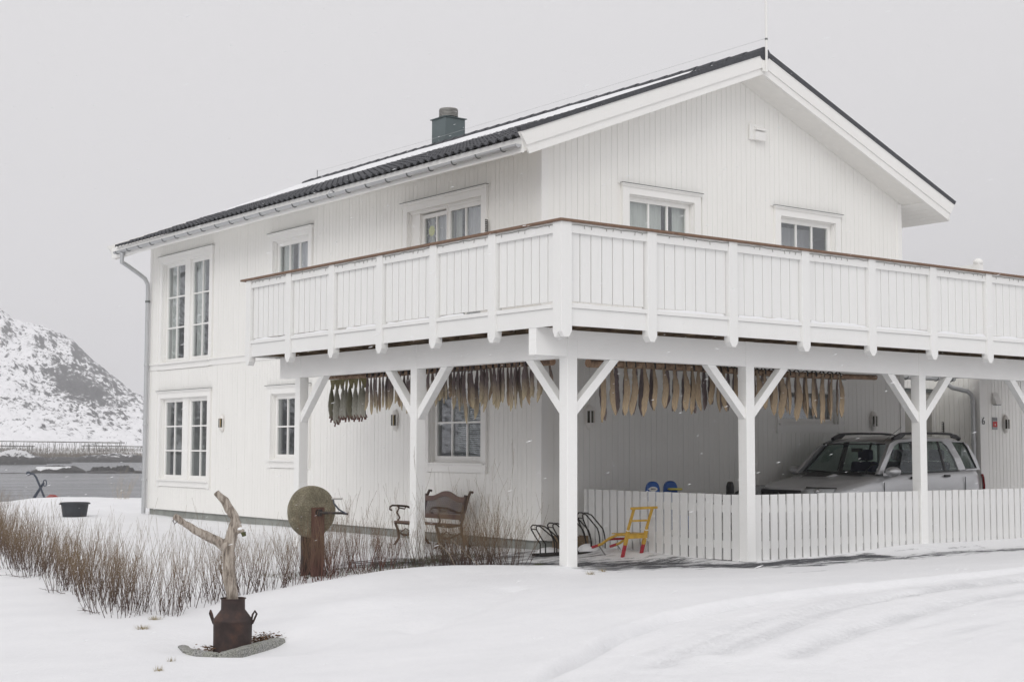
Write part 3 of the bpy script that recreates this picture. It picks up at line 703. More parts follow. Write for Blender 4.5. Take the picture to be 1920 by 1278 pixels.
# ---- roof
RY0, RY1 = 2.96, 17.80
for sgn, nm in ((1,'roof'), (-1,'roof')):
    fx = (lambda x: x) if sgn > 0 else (lambda x: 2*XM-x)
    poly = [(fx(1.69),5.585),(fx(XS+.0),5.83),(XM,soff(XM)),(XM,7.70),(fx(1.69),5.755)]
    ro = MB().prism(poly if sgn > 0 else poly[::-1], 'y', RY0+.03, RY1-.08).build('roof', W_SOFF, H_)
    if sgn > 0: roofL = ro
    else: roofR = ro
    # barge boards: an upper board standing proud of the lower one
    for (y0, y1, yy0, yy1) in ((RY0-.03, RY0+.028, RY0-.008, RY0+.029), (RY1-.028, RY1+.03, RY1-.029, RY1+.008)):
        a = [(fx(1.57),5.84),(XM,7.765),(XM,7.765-.205),(fx(1.69),5.665)]; b = [(fx(1.69),5.664),(XM,7.559),(XM,7.448),(fx(1.755),5.555)]
        MB().prism(a, 'y', y0, y1).build('barge_board', W_TRIM, ro); MB().prism(b, 'y', yy0, yy1).build('barge_board', W_TRIM, ro)
    MB().prism([(fx(1.645),5.565),(fx(1.645),5.782),(fx(1.688),5.782),(fx(1.688),5.565)], 'y', RY0+.03, RY1-.08).build('fascia', W_TRIM, ro)
# soffit boards of the boxed right-hand eave
for k in range(6):
    x0 = XR+.03+k*.122; x1 = x0+.115; zz = lambda x: 5.83-(x-XR)*.3643
    MB().prism([(x0,zz(x0)-.003),(x1,zz(x1)-.003),(x1,zz(x1)-.014),(x0,zz(x0)-.014)], 'y', RY0+.04, YF).build('soffit_board', W_TRIM, roofR)
# tiles
ca, sa = math.cos(R(21.6)), math.sin(R(21.6)); TP, TL = .185, .355
def tile_mb(mb, M=None):
    pr = [(0,.004),(.030,0),(.055,.012),(.085,.040),(.115,.050),(.145,.040),(.168,.014),(.187,.006)]; L_ = .40; th = .022; b = len(mb.v)
    pts = []
    for (s_, lift) in ((0,.026),(L_,0)):
        for (u, h) in pr: pts.append((s_, u, h+lift))
    for (u, h) in pr: pts.append((.004, u, h+.026-th))
    for (s_, u, h) in pts:
        p = Vector((s_*ca-h*sa, u, s_*sa+h*ca)); mb.v.append(tuple(p if M is None else M+p))
    n = len(pr)
    for i in range(n-1):
        mb.f.append((b+i, b+n+i, b+n+i+1, b+i+1)[::-1]); mb.f.append((b+i, b+i+1, b+2*n+i+1, b+2*n+i)[::-1])
    return mb
tm = tile_mb(MB()).mesh('roof_tile', True); tm.materials.append(TILE)
tm2 = tm.copy()
def tpos(i, j): s_ = j*TL; return Vector((1.597+s_*ca, RY0+.03+i*TP, 5.764+s_*sa))
bulk = MB()
for i in range(78):
    for j in range(15):
        p = tpos(i, j)+Vector((0, 0, random.uniform(-.002,.002)))
        if i < 37 and j < 8:
            o = bpy.data.objects.new('roof_tile', tm); COL.objects.link(o); o.location = p; o.rotation_euler = (random.uniform(-.008,.008), random.uniform(-.006,.006), 0); adopt(o, roofL)
        else: tile_mb(bulk, p)
o = bulk.build('roof_tiles', TILE, roofL, smooth=True); o['kind'] = 'stuff'
bulk = MB()
for i in range(39):
    for j in range(15):
        p = tpos(i, j); b = len(bulk.v)
        for (s_, u, h) in ((0,0,.02),(TL*1.02,0,.0),(TL*1.02,TP*2,.0),(0,TP*2,.02),(0,0,0),(0,TP*2,0)):
            q = Vector((p.x+s_*ca, RY0+.03+i*TP*2+u, p.z+s_*sa+h+.015)); bulk.v.append((2*XM-q.x, q.y, q.z))
        bulk.f += [(b,b+1,b+2,b+3),(b,b+3,b+5,b+4)]
bulk.build('roof_tiles', TILE, roofR)['kind'] = 'stuff'
# verge flashing strips on the gable edges
for fx in ((lambda x: x), (lambda x: 2*XM-x)):
    MB().prism([(fx(1.585),5.842),(XM,7.768),(XM,7.852),(fx(1.545),5.898)], 'y', RY0-.045, RY0+.032).build('verge_tile_edge', TILE, roofL)
# ridge caps
cp = MB(); n = 9
for (x_, r1) in ((0,.112),(.40,.098)):
    for k in range(n): a = math.pi*k/(n-1); cp.v.append((r1*math.cos(a)*1.15, x_, r1*math.sin(a)))
for k in range(n): a = math.pi*k/(n-1); cp.v.append((.096*math.cos(a)*1.15, 0, .096*math.sin(a)))
for k in range(n-1): cp.f += [(k,k+1,n+k+1,n+k), (2*n+k,2*n+k+1,k+1,k)]
cpm = cp.mesh('ridge_cap', True); cpm.materials.append(TILE)
for k in range(40):
    o = bpy.data.objects.new('ridge_cap', cpm); COL.objects.link(o); o.location = (XM, RY0-.04+k*.373, 7.772+random.uniform(-.003,.003)); adopt(o, roofL)
e = MB(); e.lathe([(.001,0),(.112,0),(.112,.01)], 16, (XM, RY0-.042, 7.775), 'y'); e.build('ridge_end_cap', TILE, roofL)
# snow lying on the tiles
ny, ns = 300, 26; yy = np.linspace(4.35, 17.35, ny); tt = np.linspace(0, 1, ns); Yy, T = np.meshgrid(yy, tt, indexing='ij')
low = np.interp(Yy, [4.3,4.7,5.1,5.5,8,12,15,17,17.8], [4.97,4.6,4.2,3.7,3.3,3.2,2.5,1.7,1.7])+.28*fbm(Yy*2.6, Yy*0+3, 4)+.10*np.sin(Yy*2*math.pi/TP)*.5
hi_ = 5.19+.04*fbm(Yy*3, Yy*0, 3); low = np.minimum(low, hi_-.02); S_ = low+(hi_-low)*T
thick = .02+.075*T**.8*np.minimum(1, (1-T)*12)+.02*fbm(Yy*2, S_*2, 3); thick = np.where((T < 1e-3)|(T > .999), .0, thick)
sx = 1.597+S_*ca-(thick+.03)*sa; sz = 5.764+S_*sa+(thick+.03)*ca
o = grid_mesh('roof_snow', sx, Yy, sz, SNOW); tag(o, 'long patch of snow lying on the upper half of the dark tiled roof', 'snow')
# gutter, brackets, downpipe
gt = thing('roof_gutter', (1.5, 3.0, 5.6), 'grey half-round gutter under the eave, with its downpipe at the far corner', 'gutter')
def halfpipe(mb, x, z, y0, y1, r, ax='y', seg=2):
    b = len(mb.v); n = 9
    for rr in (r, r-.006):
        for yv in (y0, y1):
            for k in range(n): a = math.pi+math.pi*k/(n-1); mb.v.append((x+rr*math.cos(a), yv, z+rr*math.sin(a)) if ax == 'y' else (yv, x+rr*math.cos(a), z+rr*math.sin(a)))
    for k in range(n-1):
        mb.f += [(b+k,b+k+1,b+n+k+1,b+n+k), (b+2*n+k,b+3*n+k,b+3*n+k+1,b+2*n+k+1)]
    mb.f += [(b,b+n,b+3*n,b+2*n),(b+n-1,b+3*n-1,b+4*n-1,b+2*n-1)]
    mb.f += [tuple(b+k for k in range(n)), tuple(b+n+k for k in range(n))[::-1]]
    return mb
halfpipe(MB(), 1.59, 5.675, 2.995, 17.42, .049).build('gutter_channel', GUT, gt, smooth=True)
yv = 3.35
while yv < 17.4:
    MB().tube([(1.59+.055*math.cos(math.pi+math.pi*k/8), yv, 5.675+.055*math.sin(math.pi+math.pi*k/8)) for k in range(9)]+[(1.645, yv, 5.71)], .009, 6).build('gutter_bracket', GUTD, gt, smooth=True); yv += .605
MB().lathe([(.056,0),(.056,.05)], 16, (1.59, 8.10, 5.675), 'y').build('gutter_joint', GUT, gt)
dp = [(1.59,17.02,5.62),(1.592,17.02,5.52),(1.60,17.05,5.42),(1.75,17.10,5.36),(2.08,17.20,5.20),(2.22,17.24,5.12),(2.30,17.27,5.0),(2.31,17.28,4.85),(2.31,17.28,2.0),(2.31,17.28,.0)]
MB().tube(dp, .046, 12).build('downpipe', GUT, gt, smooth=True)
for z in (4.6, 3.2, 1.9, .7): MB().lathe([(.052,0),(.056,.01),(.056,.04),(.052,.05)], 14, (2.31, 17.28, z)).build('pipe_clip', GUTD if z == 4.6 else GUT, gt, smooth=True)
# chimney
ch = thing('chimney', (6.85, 12.27, 7.4), 'slate-green metal-clad chimney with a round louvred cowl on the ridge', 'chimney')
MB().box(6.60, 7.11, 12.02, 12.53, 7.35, 8.41).build('chimney_casing', CHIM, ch, bevel=.006)
MB().box(6.57, 7.14, 11.99, 12.56, 8.411, 8.428).build('chimney_cap', CHIM, ch)
MB().lathe([(.15,0),(.15,.05)], 24, (6.86,12.28,8.428)).build('cowl_neck', BLK, ch, smooth=True)
cw = MB()
for k in range(5): z = 8.475+k*.032; cw.lathe([(.20,z),(.205,z+.006),(.205,z+.02),(.19,z+.028)], 28, (6.86,12.28,0))
cw.lathe([(.20,8.635),(.19,8.65),(.001,8.655)], 28, (6.86,12.28,0)); cw.build('round_cowl', ALU, ch, smooth=True)
# aerial pole with its wire along the ridge
an = thing('aerial_pole', (XM, RY0-.07, 7.4), 'thin white aerial pole fixed to the peak of the gable', 'aerial')
MB().tube([(XM+.0, RY0-.075, 7.47),(XM, RY0-.075, 8.02),(XM, RY0-.075, 8.75)], .021, 8).build('pole', W_TRIM, an, smooth=True)
MB().tube([(XM, RY0-.075, 8.75),(XM, RY0-.075, 10.6)], .014, 8).build('upper_pole', W_TRIM, an, smooth=True)
MB().box(XM-.05, XM+.05, RY0-.055, RY0-.031, 7.48, 7.66).build('mounting_plate', W_TRIM, an)
MB().lathe([(.024,0),(.024,.03)], 10, (XM, RY0-.075, 7.99)).build('pole_clamp', GUTD, an)
MB().tube([(XM, RY0-.075, 8.02),(XM, 7, 8.0),(XM, 12, 7.985),(XM, 17.3, 8.02)],   .0024, 5).build('ridge_wire', RWIRE, an)
MB().tube([(XM, 17.3, 7.8),(XM, 17.3, 8.06)], .008, 6).build('wire_stay', GUTD, an)
# gable air vent, wall hooks
vt = thing('gable_vent', (6.9, YG, 6.63), 'white square air vent high on the gable wall', 'vent')
MB().box(6.74, 7.04, YG-.05, YG-.006, 6.50, 6.76).build('vent_box', W_TRIM, vt, bevel=.004)
MB().prism([(YG-.12,6.66),(YG-.12,6.68),(YG-.05,6.735),(YG-.05,6.66)], 'x', 6.82, 7.06).build('vent_hood', W_TRIM, vt)
MB().box(6.82, 7.06, YG-.09, YG-.052, 6.50, 6.64).build('vent_grille', W_TRIM, vt)
def hook(loc, ax, label):
    t = thing('wall_thermometer', loc, label, 'ornament'); x, y, z = loc
    MB().box(x-.012, x-.005, y-.008, y+.008, z-.12, z+.10).build('back_plate', BLK, t)
    for k in range(7): MB().tube([(x-.02,y-.03,z-.10+k*.033),(x-.045,y,z-.09+k*.033),(x-.02,y+.03,z-.10+k*.033)], .006, 5).build('iron_curl', BLK, t)
hook((XS-.01, 4.80, 4.80), 'x', 'black wrought iron ornament on the wall right of the balcony door')
# ---- lamps (one lamp, then copies)
def make_lamp():
    t = thing('wall_lamp', (0,0,0), 'x', 'wall lamp', 'oval wall lamps')
    el = lambda rx, rz, n=24: [(rx*math.cos(2*math.pi*k/n), rz*math.sin(2*math.pi*k/n)) for k in range(n)]
    MB().prism(el(.082,.185), 'y', -.018, 0).build('back_plate', LAMPW, t, bevel=.004, keep=False)
    for s_ in (1,-1):
        mb = MB(); n = 12
        for i in range(5):
            zz = s_*(.088+.075*i/4); rr = math.sqrt(max(0.001, 1-(abs(zz)/.178)**2))*.085
            for k in range(n): a = math.pi+math.pi*k/(n-1); mb.v.append((rr*math.cos(a), -.018+rr*math.sin(a)*.85, zz))
        for i in range(4):
            for k in range(n-1): mb.f.append((i*n+k, i*n+k+1, (i+1)*n+k+1, (i+1)*n+k) if s_ > 0 else (i*n+k, (i+1)*n+k, (i+1)*n+k+1, i*n+k+1))
        mb.f.append(tuple(range(n))); mb.build('lamp_hood', LAMPW, t, smooth=True, keep=False)
    for k in range(4):
        a = math.pi*(1.12+.76*k/3); MB().bar((.078*math.cos(a), -.018+.066*math.sin(a), -.088), (.078*math.cos(a), -.018+.066*math.sin(a), .088), .016, .012).build('lamp_bar', LAMPW, t, keep=False)
    MB().lathe([(.05,-.088),(.05,.088)], 16, (0,-.04,0)).build('lamp_glass', DARKG, t, smooth=True, keep=False)
    for k in (1, 3): MB().box(-.062+k*.028, -.04+k*.028, -.083, -.072, -.086, .086).build('brass_louvre', BRASS, t, keep=False)
    return t
L0 = make_lamp()
lp = [((XS-.002,13.68,1.92),-90,'oval white lamp on the long wall between the two left windows'),((XS-.002,7.33,1.89),-90,'oval white lamp on the long wall beside the second post'),((3.29,YG-.002,1.90),0,'oval white lamp in the shade just right of the corner post'),((9.80,YG-.002,1.92),0,'oval white lamp above the car, right of the fish window'),((13.89,3.598,1.92),0,'oval white lamp beside the red sign at the right edge')]
for i, (loc, rz, lb) in enumerate(lp):
    t = L0 if i == 0 else copy_tree(L0); t.location = loc; t.rotation_euler = (0,0,R(rz)); t['label'] = lb
# ================================================================ BALCONY
B_ = thing('balcony', (0, 0, 0), 'white timber balcony wrapping the house corner on square posts', 'balcony')
P = .15; BT = 2.805; BB = 2.483
posts = [(0,0),(2.957,0),(6.49,0),(9.40,0),(12.6,0),(0,3.128),(0,6.27)]
for (x, y) in posts:
    ps = MB().box(x, x+P, y, y+P, -.15, BT-.001).build('post', W_BEAM, B_, bevel=.006)
    if y == 0: MB().box(x-.004, x+P+.004, y-.004, y+P+.004, -.12, .012).build('post_shoe', GUTD, ps)
# right beam (along X) and left beam (along Y), butted between posts
ex = [-.46]+[v for (x, y) in posts[:5] for v in (x, x+P)]+[14.5]
for i in range(0, len(ex), 2): 
    if i == 0: MB().box(-.46, -.001, .004, .139, BB+.012, BT+.01).build('beam', W_BEAM, B_, bevel=.004)
    else: MB().box(ex[i]+.0008, ex[i+1]-.0008, .004, .139, BB, BT-.004).build('beam', W_BEAM, B_, bevel=.003)
ey = [P, 3.128, 3.128+P, 6.27, 6.27+P, 6.90]
for i in (0, 2, 4): MB().box(.004, .139, ey[i]+.0008, ey[i+1]-.0008, BB, BT-.004).build('beam', W_BEAM, B_, bevel=.003)
def brace(x, y, dx, dy):
    h = .66; p = (x+P/2+dx*(P/2-.02), y+P/2+dy*(P/2-.02), BB-h-.02); q = (x+P/2+dx*(P/2+h-.05), y+P/2+dy*(P/2+h-.05), BB+.03)
    k = .052; a, b = [], []
    # a bar with plumb and level cuts
    z0, z1 = BB-.67, BB-.0008; mb = MB(); c = y+P/2 if dx else x+P/2
    if dx:
        s = x+P if dx > 0 else x
        poly = [(s+dx*.0008, z0),(s+dx*.0008, z0+.145),(s+dx*.525, z1),(s+dx*.67, z1)]; mb.prism(poly, 'y', c-.05, c+.055)
    else:
        s = y+P if dy > 0 else y
        poly = [(s+dy*.0008, z0),(s+dy*.0008, z0+.145),(s+dy*.525, z1),(s+dy*.67, z1)]; mb.prism(poly, 'x', c-.05, c+.055)
    mb.build('brace', W_BEAM, B_, bevel=.003)
for (x, y) in posts[:5]:
    brace(x, y, 1, 0)
    if x > 0: brace(x, y, -1, 0)
brace(0, 0, 0, 1)
for y in (3.128, 6.27): brace(0, y, 0, -1)
brace(0, 3.128, 0, 1)
# joists and boards
DX0, DY0, DZ = -.44, -.44, 2.985
DYE, DXE = 7.10, 14.5
for k in range(25):
    x = .1+k*.6
    if x < 14.4: piece('joist', x, x+.048, DY0+.03, YG-.01 if x < XR+.3 else 3.55, 2.83, 2.962, JOIST, B_)
for k in range(12):
    y = YG+.3+k*.6-.4
    if y < 7.05 and y > YG: piece('joist', DX0+.03, XS-.04, y, y+.048, 2.83, 2.962, JOIST, B_)
for y in (0.5, 1.1, 1.7, 2.3, 2.9): piece('joist', DX0+.03, .09, y, y+.048, 2.831, 2.961, JOIST, B_)
piece('joist', XS-.04, XS-.01, YG, DYE-.06, 2.80, 2.96, W_BEAM, B_)
for k in range(33):
    y = DY0+.01+k*.122
    if y+.118 < YG: piece('deck_board', DX0+.01, 14.5, y, y+.116, 2.964, 2.992, JOIST, B_)
for k in range(24):
    x = DX0+.01+k*.122
    if x+.118 < XS-.01: piece('deck_board', x, x+.116, YG-.03, DYE-.03, 2.964, 2.992, JOIST, B_)
# skirt, ledge, rails, slats, rail posts
RX = [.80,2.15,3.47,4.79,6.11,7.41,8.72,10.03,11.34,12.65,13.96]; RYs = [.73,1.96,3.21,4.45,5.68]
pw = .145
def rail_run(pts, along, lo, hi):
    """along: 'x' or 'y'. pts: rail post starts (lower edge)"""
    def bx(a, b, d0, d1, z0, z1, nm, mat, par=B_):
        # d measured outwards from deck edge -0.44
        return piece(nm, a, b, DY0-d1, DY0-d0, z0, z1, mat, par) if along == 'x' else piece(nm, DX0-d1, DX0-d0, a, b, z0, z1, mat, par)
    edges = [lo]+[v for p in pts for v in (p, p+pw)]+[hi]
    for i in range(0, len(edges), 2):
        a, b = edges[i], edges[i+1]
        if b-a < .05: continue
        bx(a+.0008, b-.0008, 0, .028, 2.803, 2.998, 'skirt_board', W_DECK)
        bx(a+.0008, b-.0008, -.03, .05, 3.0, 3.045, 'bottom_rail', W_DECK)
        bx(a+.0008, b-.0008, .012, .045, 3.845, 3.962, 'top_rail', W_DECK)
        n = round((b-a-.02)/.158); st = (b-a-.012)/n
        for k in range(n):
            s = a+.008+k*st+random.uniform(-.002,.002); bx(s, s+st-.016, -.016, .008+random.uniform(-.001,.001), 3.078, 3.935, 'slat', W_DECK)
    for p in pts:
        poly = [(p,2.735),(p+.045,2.672),(p+pw-.045,2.672),(p+pw,2.735),(p+pw,3.962),(p,3.962)]
        if along == 'x': MB().prism(poly, 'y', DY0-.062, DY0+.04).build('rail_post', W_DECK, B_, bevel=.003)
        else: MB().prism(poly, 'x', DX0-.062, DX0+.04).build('rail_post', W_DECK, B_, bevel=.003)
rail_run(RX, 'x', -.35, 14.5)
rail_run(RYs+[6.93], 'y', -.35, 7.07)
# corner post out of two boards
poly = [(-.502+.0,2.735),(-.46,2.672),(-.39,2.672),(-.348,2.735),(-.348,3.962),(-.502,3.962)]
MB().prism(poly, 'y', -.502, -.44).build('corner_rail_post', W_DECK, B_, bevel=.003)
MB().prism([(-.4395,2.735),(-.41,2.672),(-.38,2.672),(-.348,2.735),(-.348,3.962),(-.4395,3.962)], 'x', -.502, -.44).build('corner_rail_post', W_DECK, B_, bevel=.003)
# handrail
hr = .14
MB().prism([(-.53,-.53),(14.5,-.53),(14.5,-.53+hr),(-.53+hr,-.53+hr)], 'z', 3.963, 3.992).build('handrail', CAPW, B_, bevel=.004)
MB().prism([(-.53,-.53),(-.53+hr,-.53+hr),(-.53+hr,7.22),(-.53,7.22)], 'z', 3.9632, 3.9922).build('handrail', CAPW, B_, bevel=.004)
# end return of the railing to the wall, snow on the ledges
rx = [.2,.9,1.6]
for k in range(15): piece('slat', -.3+k*.17, -.3+k*.17+.15, 7.05, 7.072, 3.08, 3.93, W_DECK, B_)
piece('top_rail', -.38, 2.3, 7.073, 7.10, 3.845, 3.962, W_DECK, B_); piece('skirt_board', -.38, 2.35, 7.075, 7.10, 2.803, 2.998, W_DECK, B_)
piece('handrail', -.39, 2.35, 7.07, 7.20, 3.962, 3.991, CAPW, B_)
sn = MB()
def snowstrip(mb, a, b, along, d, z, wd, th):
    n = max(6, int((b-a)/.03)); base = len(mb.v)
    for i in range(n+1):
        s = a+(b-a)*i/n; h = th*(.35+1.1*vnoise(np.array([s*5+d*9]), np.array([z*3]))[0])*(1 if 0 < i < n else .1)
        for (dd, zz) in ((0,0),(.006,h*.8),(wd*.5,h),(wd,h*.9),(wd,0)):
            mb.v.append((s, d+dd, z+zz) if along == 'x' else (d+dd, s, z+zz))
    for i in range(n):
        for k in range(4): mb.f.append((base+i*5+k, base+i*5+k+1, base+(i+1)*5+k+1, base+(i+1)*5+k))
for p in RX[:9]: snowstrip(sn, p+pw+.02, p+pw+1.14, 'x', DY0-.046, 3.045, .03, .03)
snowstrip(sn, -.33, .76, 'x', DY0-.046, 3.045, .03, .010)
for i, p in enumerate(RYs): snowstrip(sn, p+pw+.02+(.5 if i == 0 else 0), p+pw+(1.02 if i != 2 else .8), 'y', DX0-.046, 3.045, .03, .022)
tag(sn.build('ledge_snow', SNOW), kind='stuff')
# snow lying on the deck, seen in the gap under the slats
m = MB()
def deck_snow(x0, x1, y0, y1):
    a = np.arange(x0, x1, .12); b = np.arange(y0, y1, .12); A, B = np.meshgrid(a, b); k = np.clip(np.minimum.reduce([A-x0, x1-.12-A, B-y0, y1-.12-B])*8, 0, 1)
    tag(grid_mesh('deck_snow', A, B, 2.992+.045*k*(.6+fbm(A*2, B*2, 3)*1.2)+.0, SNOW), kind='stuff')
deck_snow(1.0, 13.8, -.40, 2.9); 
# fairy lights under the handrail
sl = thing('string_lights', (-.5,-.5,3.95), 'string of tiny unlit fairy lights pinned under the brown handrail', 'string lights')
def lights(along, a, b):
    w_, bl_ = MB(), MB(); pts = []; n = int(abs(b-a)/.11)
    for i in range(n):
        s = a+(b-a)*i/n; z = 3.948-.012*abs(math.sin(i*1.3))-random.uniform(0,.006); d = -.49
        pts.append((s, -.49-.004, z) if along == 'x' else (-.494, s, z))
        if random.random() < .62:
            q = pts[-1]; e = (q[0]+random.uniform(-.014,.014)*(along == 'x'), q[1]+random.uniform(-.014,.014)*(along == 'y'), q[2]-random.uniform(.022,.045))
            bl_.tube([q, e], [.003,.0045], 5)
    w_.tube(pts, .0028, 5); w_.build('light_cable', WIRE, sl); bl_.build('bulbs', BULB, sl)['kind'] = 'stuff'
lights('x', -.49, 13.5); lights('y', -.49, 7.0)

# ================================================================ CARPORT FENCE
F_ = thing('picket_fence', (2.96, .03, 0), 'white flat-topped picket fence round the carport below the balcony', 'fence')
def pickets(a, b, along, zt):
    n = round((b-a)/.1570); st = (b-a)/n
    for k in range(n):
        s = a+k*st+.010+random.uniform(-.0025,.0025); t = st-.032; x0 = s
        zb = .012+random.uniform(-.006,.006); zz = zt+random.uniform(-.003,.003); dj = random.uniform(-.0015,.0015)
        if along == 'x': piece('picket', s, s+t, .030+dj, .052+dj, zb, zz, W_FENCE, F_)
        else: piece('picket', 2.966+dj, 2.988+dj, s, s+t, zb, zz, W_FENCE, F_)
pickets(2.957+P, 6.49, 'x', .851); pickets(6.49+P, 9.40, 'x', .849); pickets(9.40+P, 12.6, 'x', .849); pickets(P, 3.13, 'y', .851)
for (a, b) in ((2.957+P, 6.49),(6.49+P, 9.40),(9.40+P, 12.6)):
    for z in (.16,.62): piece('fence_rail', a, b, .054, .09, z, z+.095, W_FENCE, F_)
for z in (.16,.62): piece('fence_rail', 2.99, 3.026, P, 3.2, z, z+.095, W_FENCE, F_)
piece('picket', 2.955, 3.02, 3.14, 3.20, .0, .851, W_FENCE, F_)

# ================================================================ ANNEX with the entrance recess
A_ = thing('annex_building', (13.09, 3.6, 0), 'white annex with house number 6 at the right edge behind the car', 'building')
m = MB().box(13.112, 19, 3.622, 3.8, .1, 2.79); m.box(13.112, 13.25, 3.8, 9, .1, 2.79); fw_ = m.build('annex_wall', W_SIDE, A_)
x = 13.09+.16; 
while x < 18.5:
    if not 14.40 < x < 14.55: piece('siding_board', x, x+.105, 3.6+random.uniform(-.001,.001), 3.624, .12, 2.79, W_SIDE, fw_)
    x += .1126
piece('corner_board', 13.082, 13.25, 3.588, 3.622, .1, 2.79, W_TRIM, A_); piece('corner_board', 13.082, 13.11, 3.623, 3.72, .1, 2.79, W_TRIM, A_)
piece('trim_board', 14.43, 14.56, 3.592, 3.622, .1, 2.79, W_TRIM, A_)
y = 3.725
while y < 4.6: piece('siding_board', 13.09, 13.114, y, y+.105, .12, 2.79, W_SIDE, fw_); y += .1126
m = MB().box(10.675, 12.0, 4.602, 4.75, .1, 2.79); m.box(13.06, 13.09, 4.602, 4.75, .1, 2.79); m.box(12.0, 13.06, 4.602, 4.75, 2.58, 2.79); bw = m.build('recess_wall', W_SIDE, A_)
x = 10.70
while x < 12.0-.05: piece('siding_board', x, x+.105, 4.58, 4.604, .12, 2.79, W_SIDE, bw); x += .1126
x = 12.0
while x < 13.02: piece('siding_board', x, x+.105, 4.58, 4.604, 2.60, 2.79, W_SIDE, bw); x += .1126
d_ = MB().box(12.06, 13.0, 4.62, 4.66, .15, 2.53).build('entrance_door', TAN_DOOR, A_)
for (a, b) in ((12.0,12.06),(13.0,13.06)): piece('door_frame', a, b, 4.57, 4.66, .12, 2.59, W_TRIM, A_)
piece('door_frame', 12.06, 13.0, 4.57, 4.66, 2.535, 2.59, FLASH, A_)
MB().box(12.15, 12.9, 4.612, 4.621, 1.35, 2.35).build('door_panel', TAN_DOOR, d_); MB().box(12.15, 12.9, 4.612, 4.621, .3, 1.2).build('door_panel', TAN_DOOR, d_)
m = MB().box(13.1, 19, 3.5, 9, 2.80, 2.84); m.build('annex_roof', FLASH, A_)
# recess gutter and downpipe
rg = thing('entrance_gutter', (12.9, 4.1, 2.6), 'grey gutter and bent downpipe in the entrance recess behind the car', 'gutter')
halfpipe(MB(), 4.0, 2.78, 10.72, 12.85, .06, 'x').build('gutter_channel', GUT, rg, smooth=True)
for k in range(5): x = 10.95+k*.45; MB().tube([(x, 4.0+.066*math.cos(math.pi+math.pi*i/8), 2.78+.066*math.sin(math.pi+math.pi*i/8)) for i in range(9)], .008, 5).build('gutter_bracket', GUTD, rg)
MB().tube([(12.62,4.0,2.74),(12.64,3.98,2.66),(12.70,3.93,2.60),(12.86,3.82,2.555),(12.95,3.76,2.53),(13.0,3.72,2.47),(13.02,3.70,2.38),(13.02,3.70,1.0),(13.02,3.70,.05)], .043, 12).build('downpipe', GUT, rg, smooth=True)
for z in (2.30,1.5): MB().lathe([(.05,0),(.05,.05)], 14, (13.02,3.70,z)).build('pipe_clip', GUT, rg, smooth=True)
# number, sign, hood, hook
def text(s, size, loc, rz, name, mat, ext=.004, parent=None, label=None, cat=None):
    cu = bpy.data.curves.new(name, 'FONT'); cu.body = s; cu.size = size; cu.extrude = ext; cu.align_x = 'CENTER'
    o = bpy.data.objects.new('tmp', cu); COL.objects.link(o); bpy.context.view_layer.update()
    me = bpy.data.meshes.new_from_object(o.evaluated_get(bpy.context.evaluated_depsgraph_get())); bpy.data.objects.remove(o)
    me.transform(Matrix.Translation(loc) @ Matrix.Rotation(R(rz), 4, 'Z') @ Matrix.Rotation(R(90), 4, 'X')); me.name = name
    me.materials.clear(); me.materials.append(mat); q = bpy.data.objects.new(name, me); COL.objects.link(q)
    if parent: adopt(q, parent)
    if label: tag(q, label, cat)
    return q
text('6', .20, (13.175, 3.583, 1.905), 0, 'house_number', GUTD, .006, None, 'small grey metal number 6 on the annex corner board', 'house number')
sg = thing('alarm_sign', (13.55, 3.59, 1.92), 'small grey and red alarm sign beside the house number', 'sign')
MB().box(13.47, 13.63, 3.588, 3.597, 1.81, 2.045).build('sign_plate', GREYS, sg); MB().box(13.478, 13.622, 3.584, 3.5875, 1.86, 1.965).build('red_panel', REDS, sg)
for k in range(3): MB().box(13.482, 13.618, 3.584, 3.5875, 1.985+k*.018, 1.992+k*.018).build('printed_line', BLK, sg)
MB().lathe([(.001,0),(.014,0),(.014,.003)], 12, (13.55, 3.581, 1.905), 'y').build('white_mark', WHP, sg)
hd = thing('extract_hood', (13.58, 3.55, 2.4), 'white sloping extractor hood above the red sign', 'vent')
MB().prism([(3.598,2.29),(3.598,2.52),(3.50,2.30),(3.50,2.29)], 'x', 13.49, 13.67).build('hood_cover', W_TRIM, hd, bevel=.004)
MB().box(13.51, 13.65, 3.51, 3.59, 2.275, 2.289).build('hood_flap', GUTD, hd)
hook((13.08, 4.41, 1.85), 'x', 'black wrought iron ornament on the recess wall above the car roof')
# upper railing seen above the handrail
UR = thing('roof_terrace_railing', (14, 4.2, 4.1), 'white railing with a rounded post top, just above the balcony rail at the right', 'railing')
MB().box(13.93, 14.07, 4.13, 4.27, 4.0, 5.10).build('railing_post', W_TRIM, UR, bevel=.004); MB().sphere((14.0,4.2,5.12), .10, 14, 8, (1,1,.75)).build('post_cap', W_TRIM, UR, smooth=True)
MB().box(13.97, 14.03, 4.27, 9.0, 5.00, 5.08).build('top_rail', W_TRIM, UR)
for k in range(14): MB().box(13.985, 14.015, 4.42+k*.3, 4.45+k*.3, 4.1, 5.0).build('baluster', W_TRIM, UR)
MB().box(13.2, 18.9, 4.3, 8.9, 2.845, 4.1).build('upper_parapet', W_TRIM, UR)

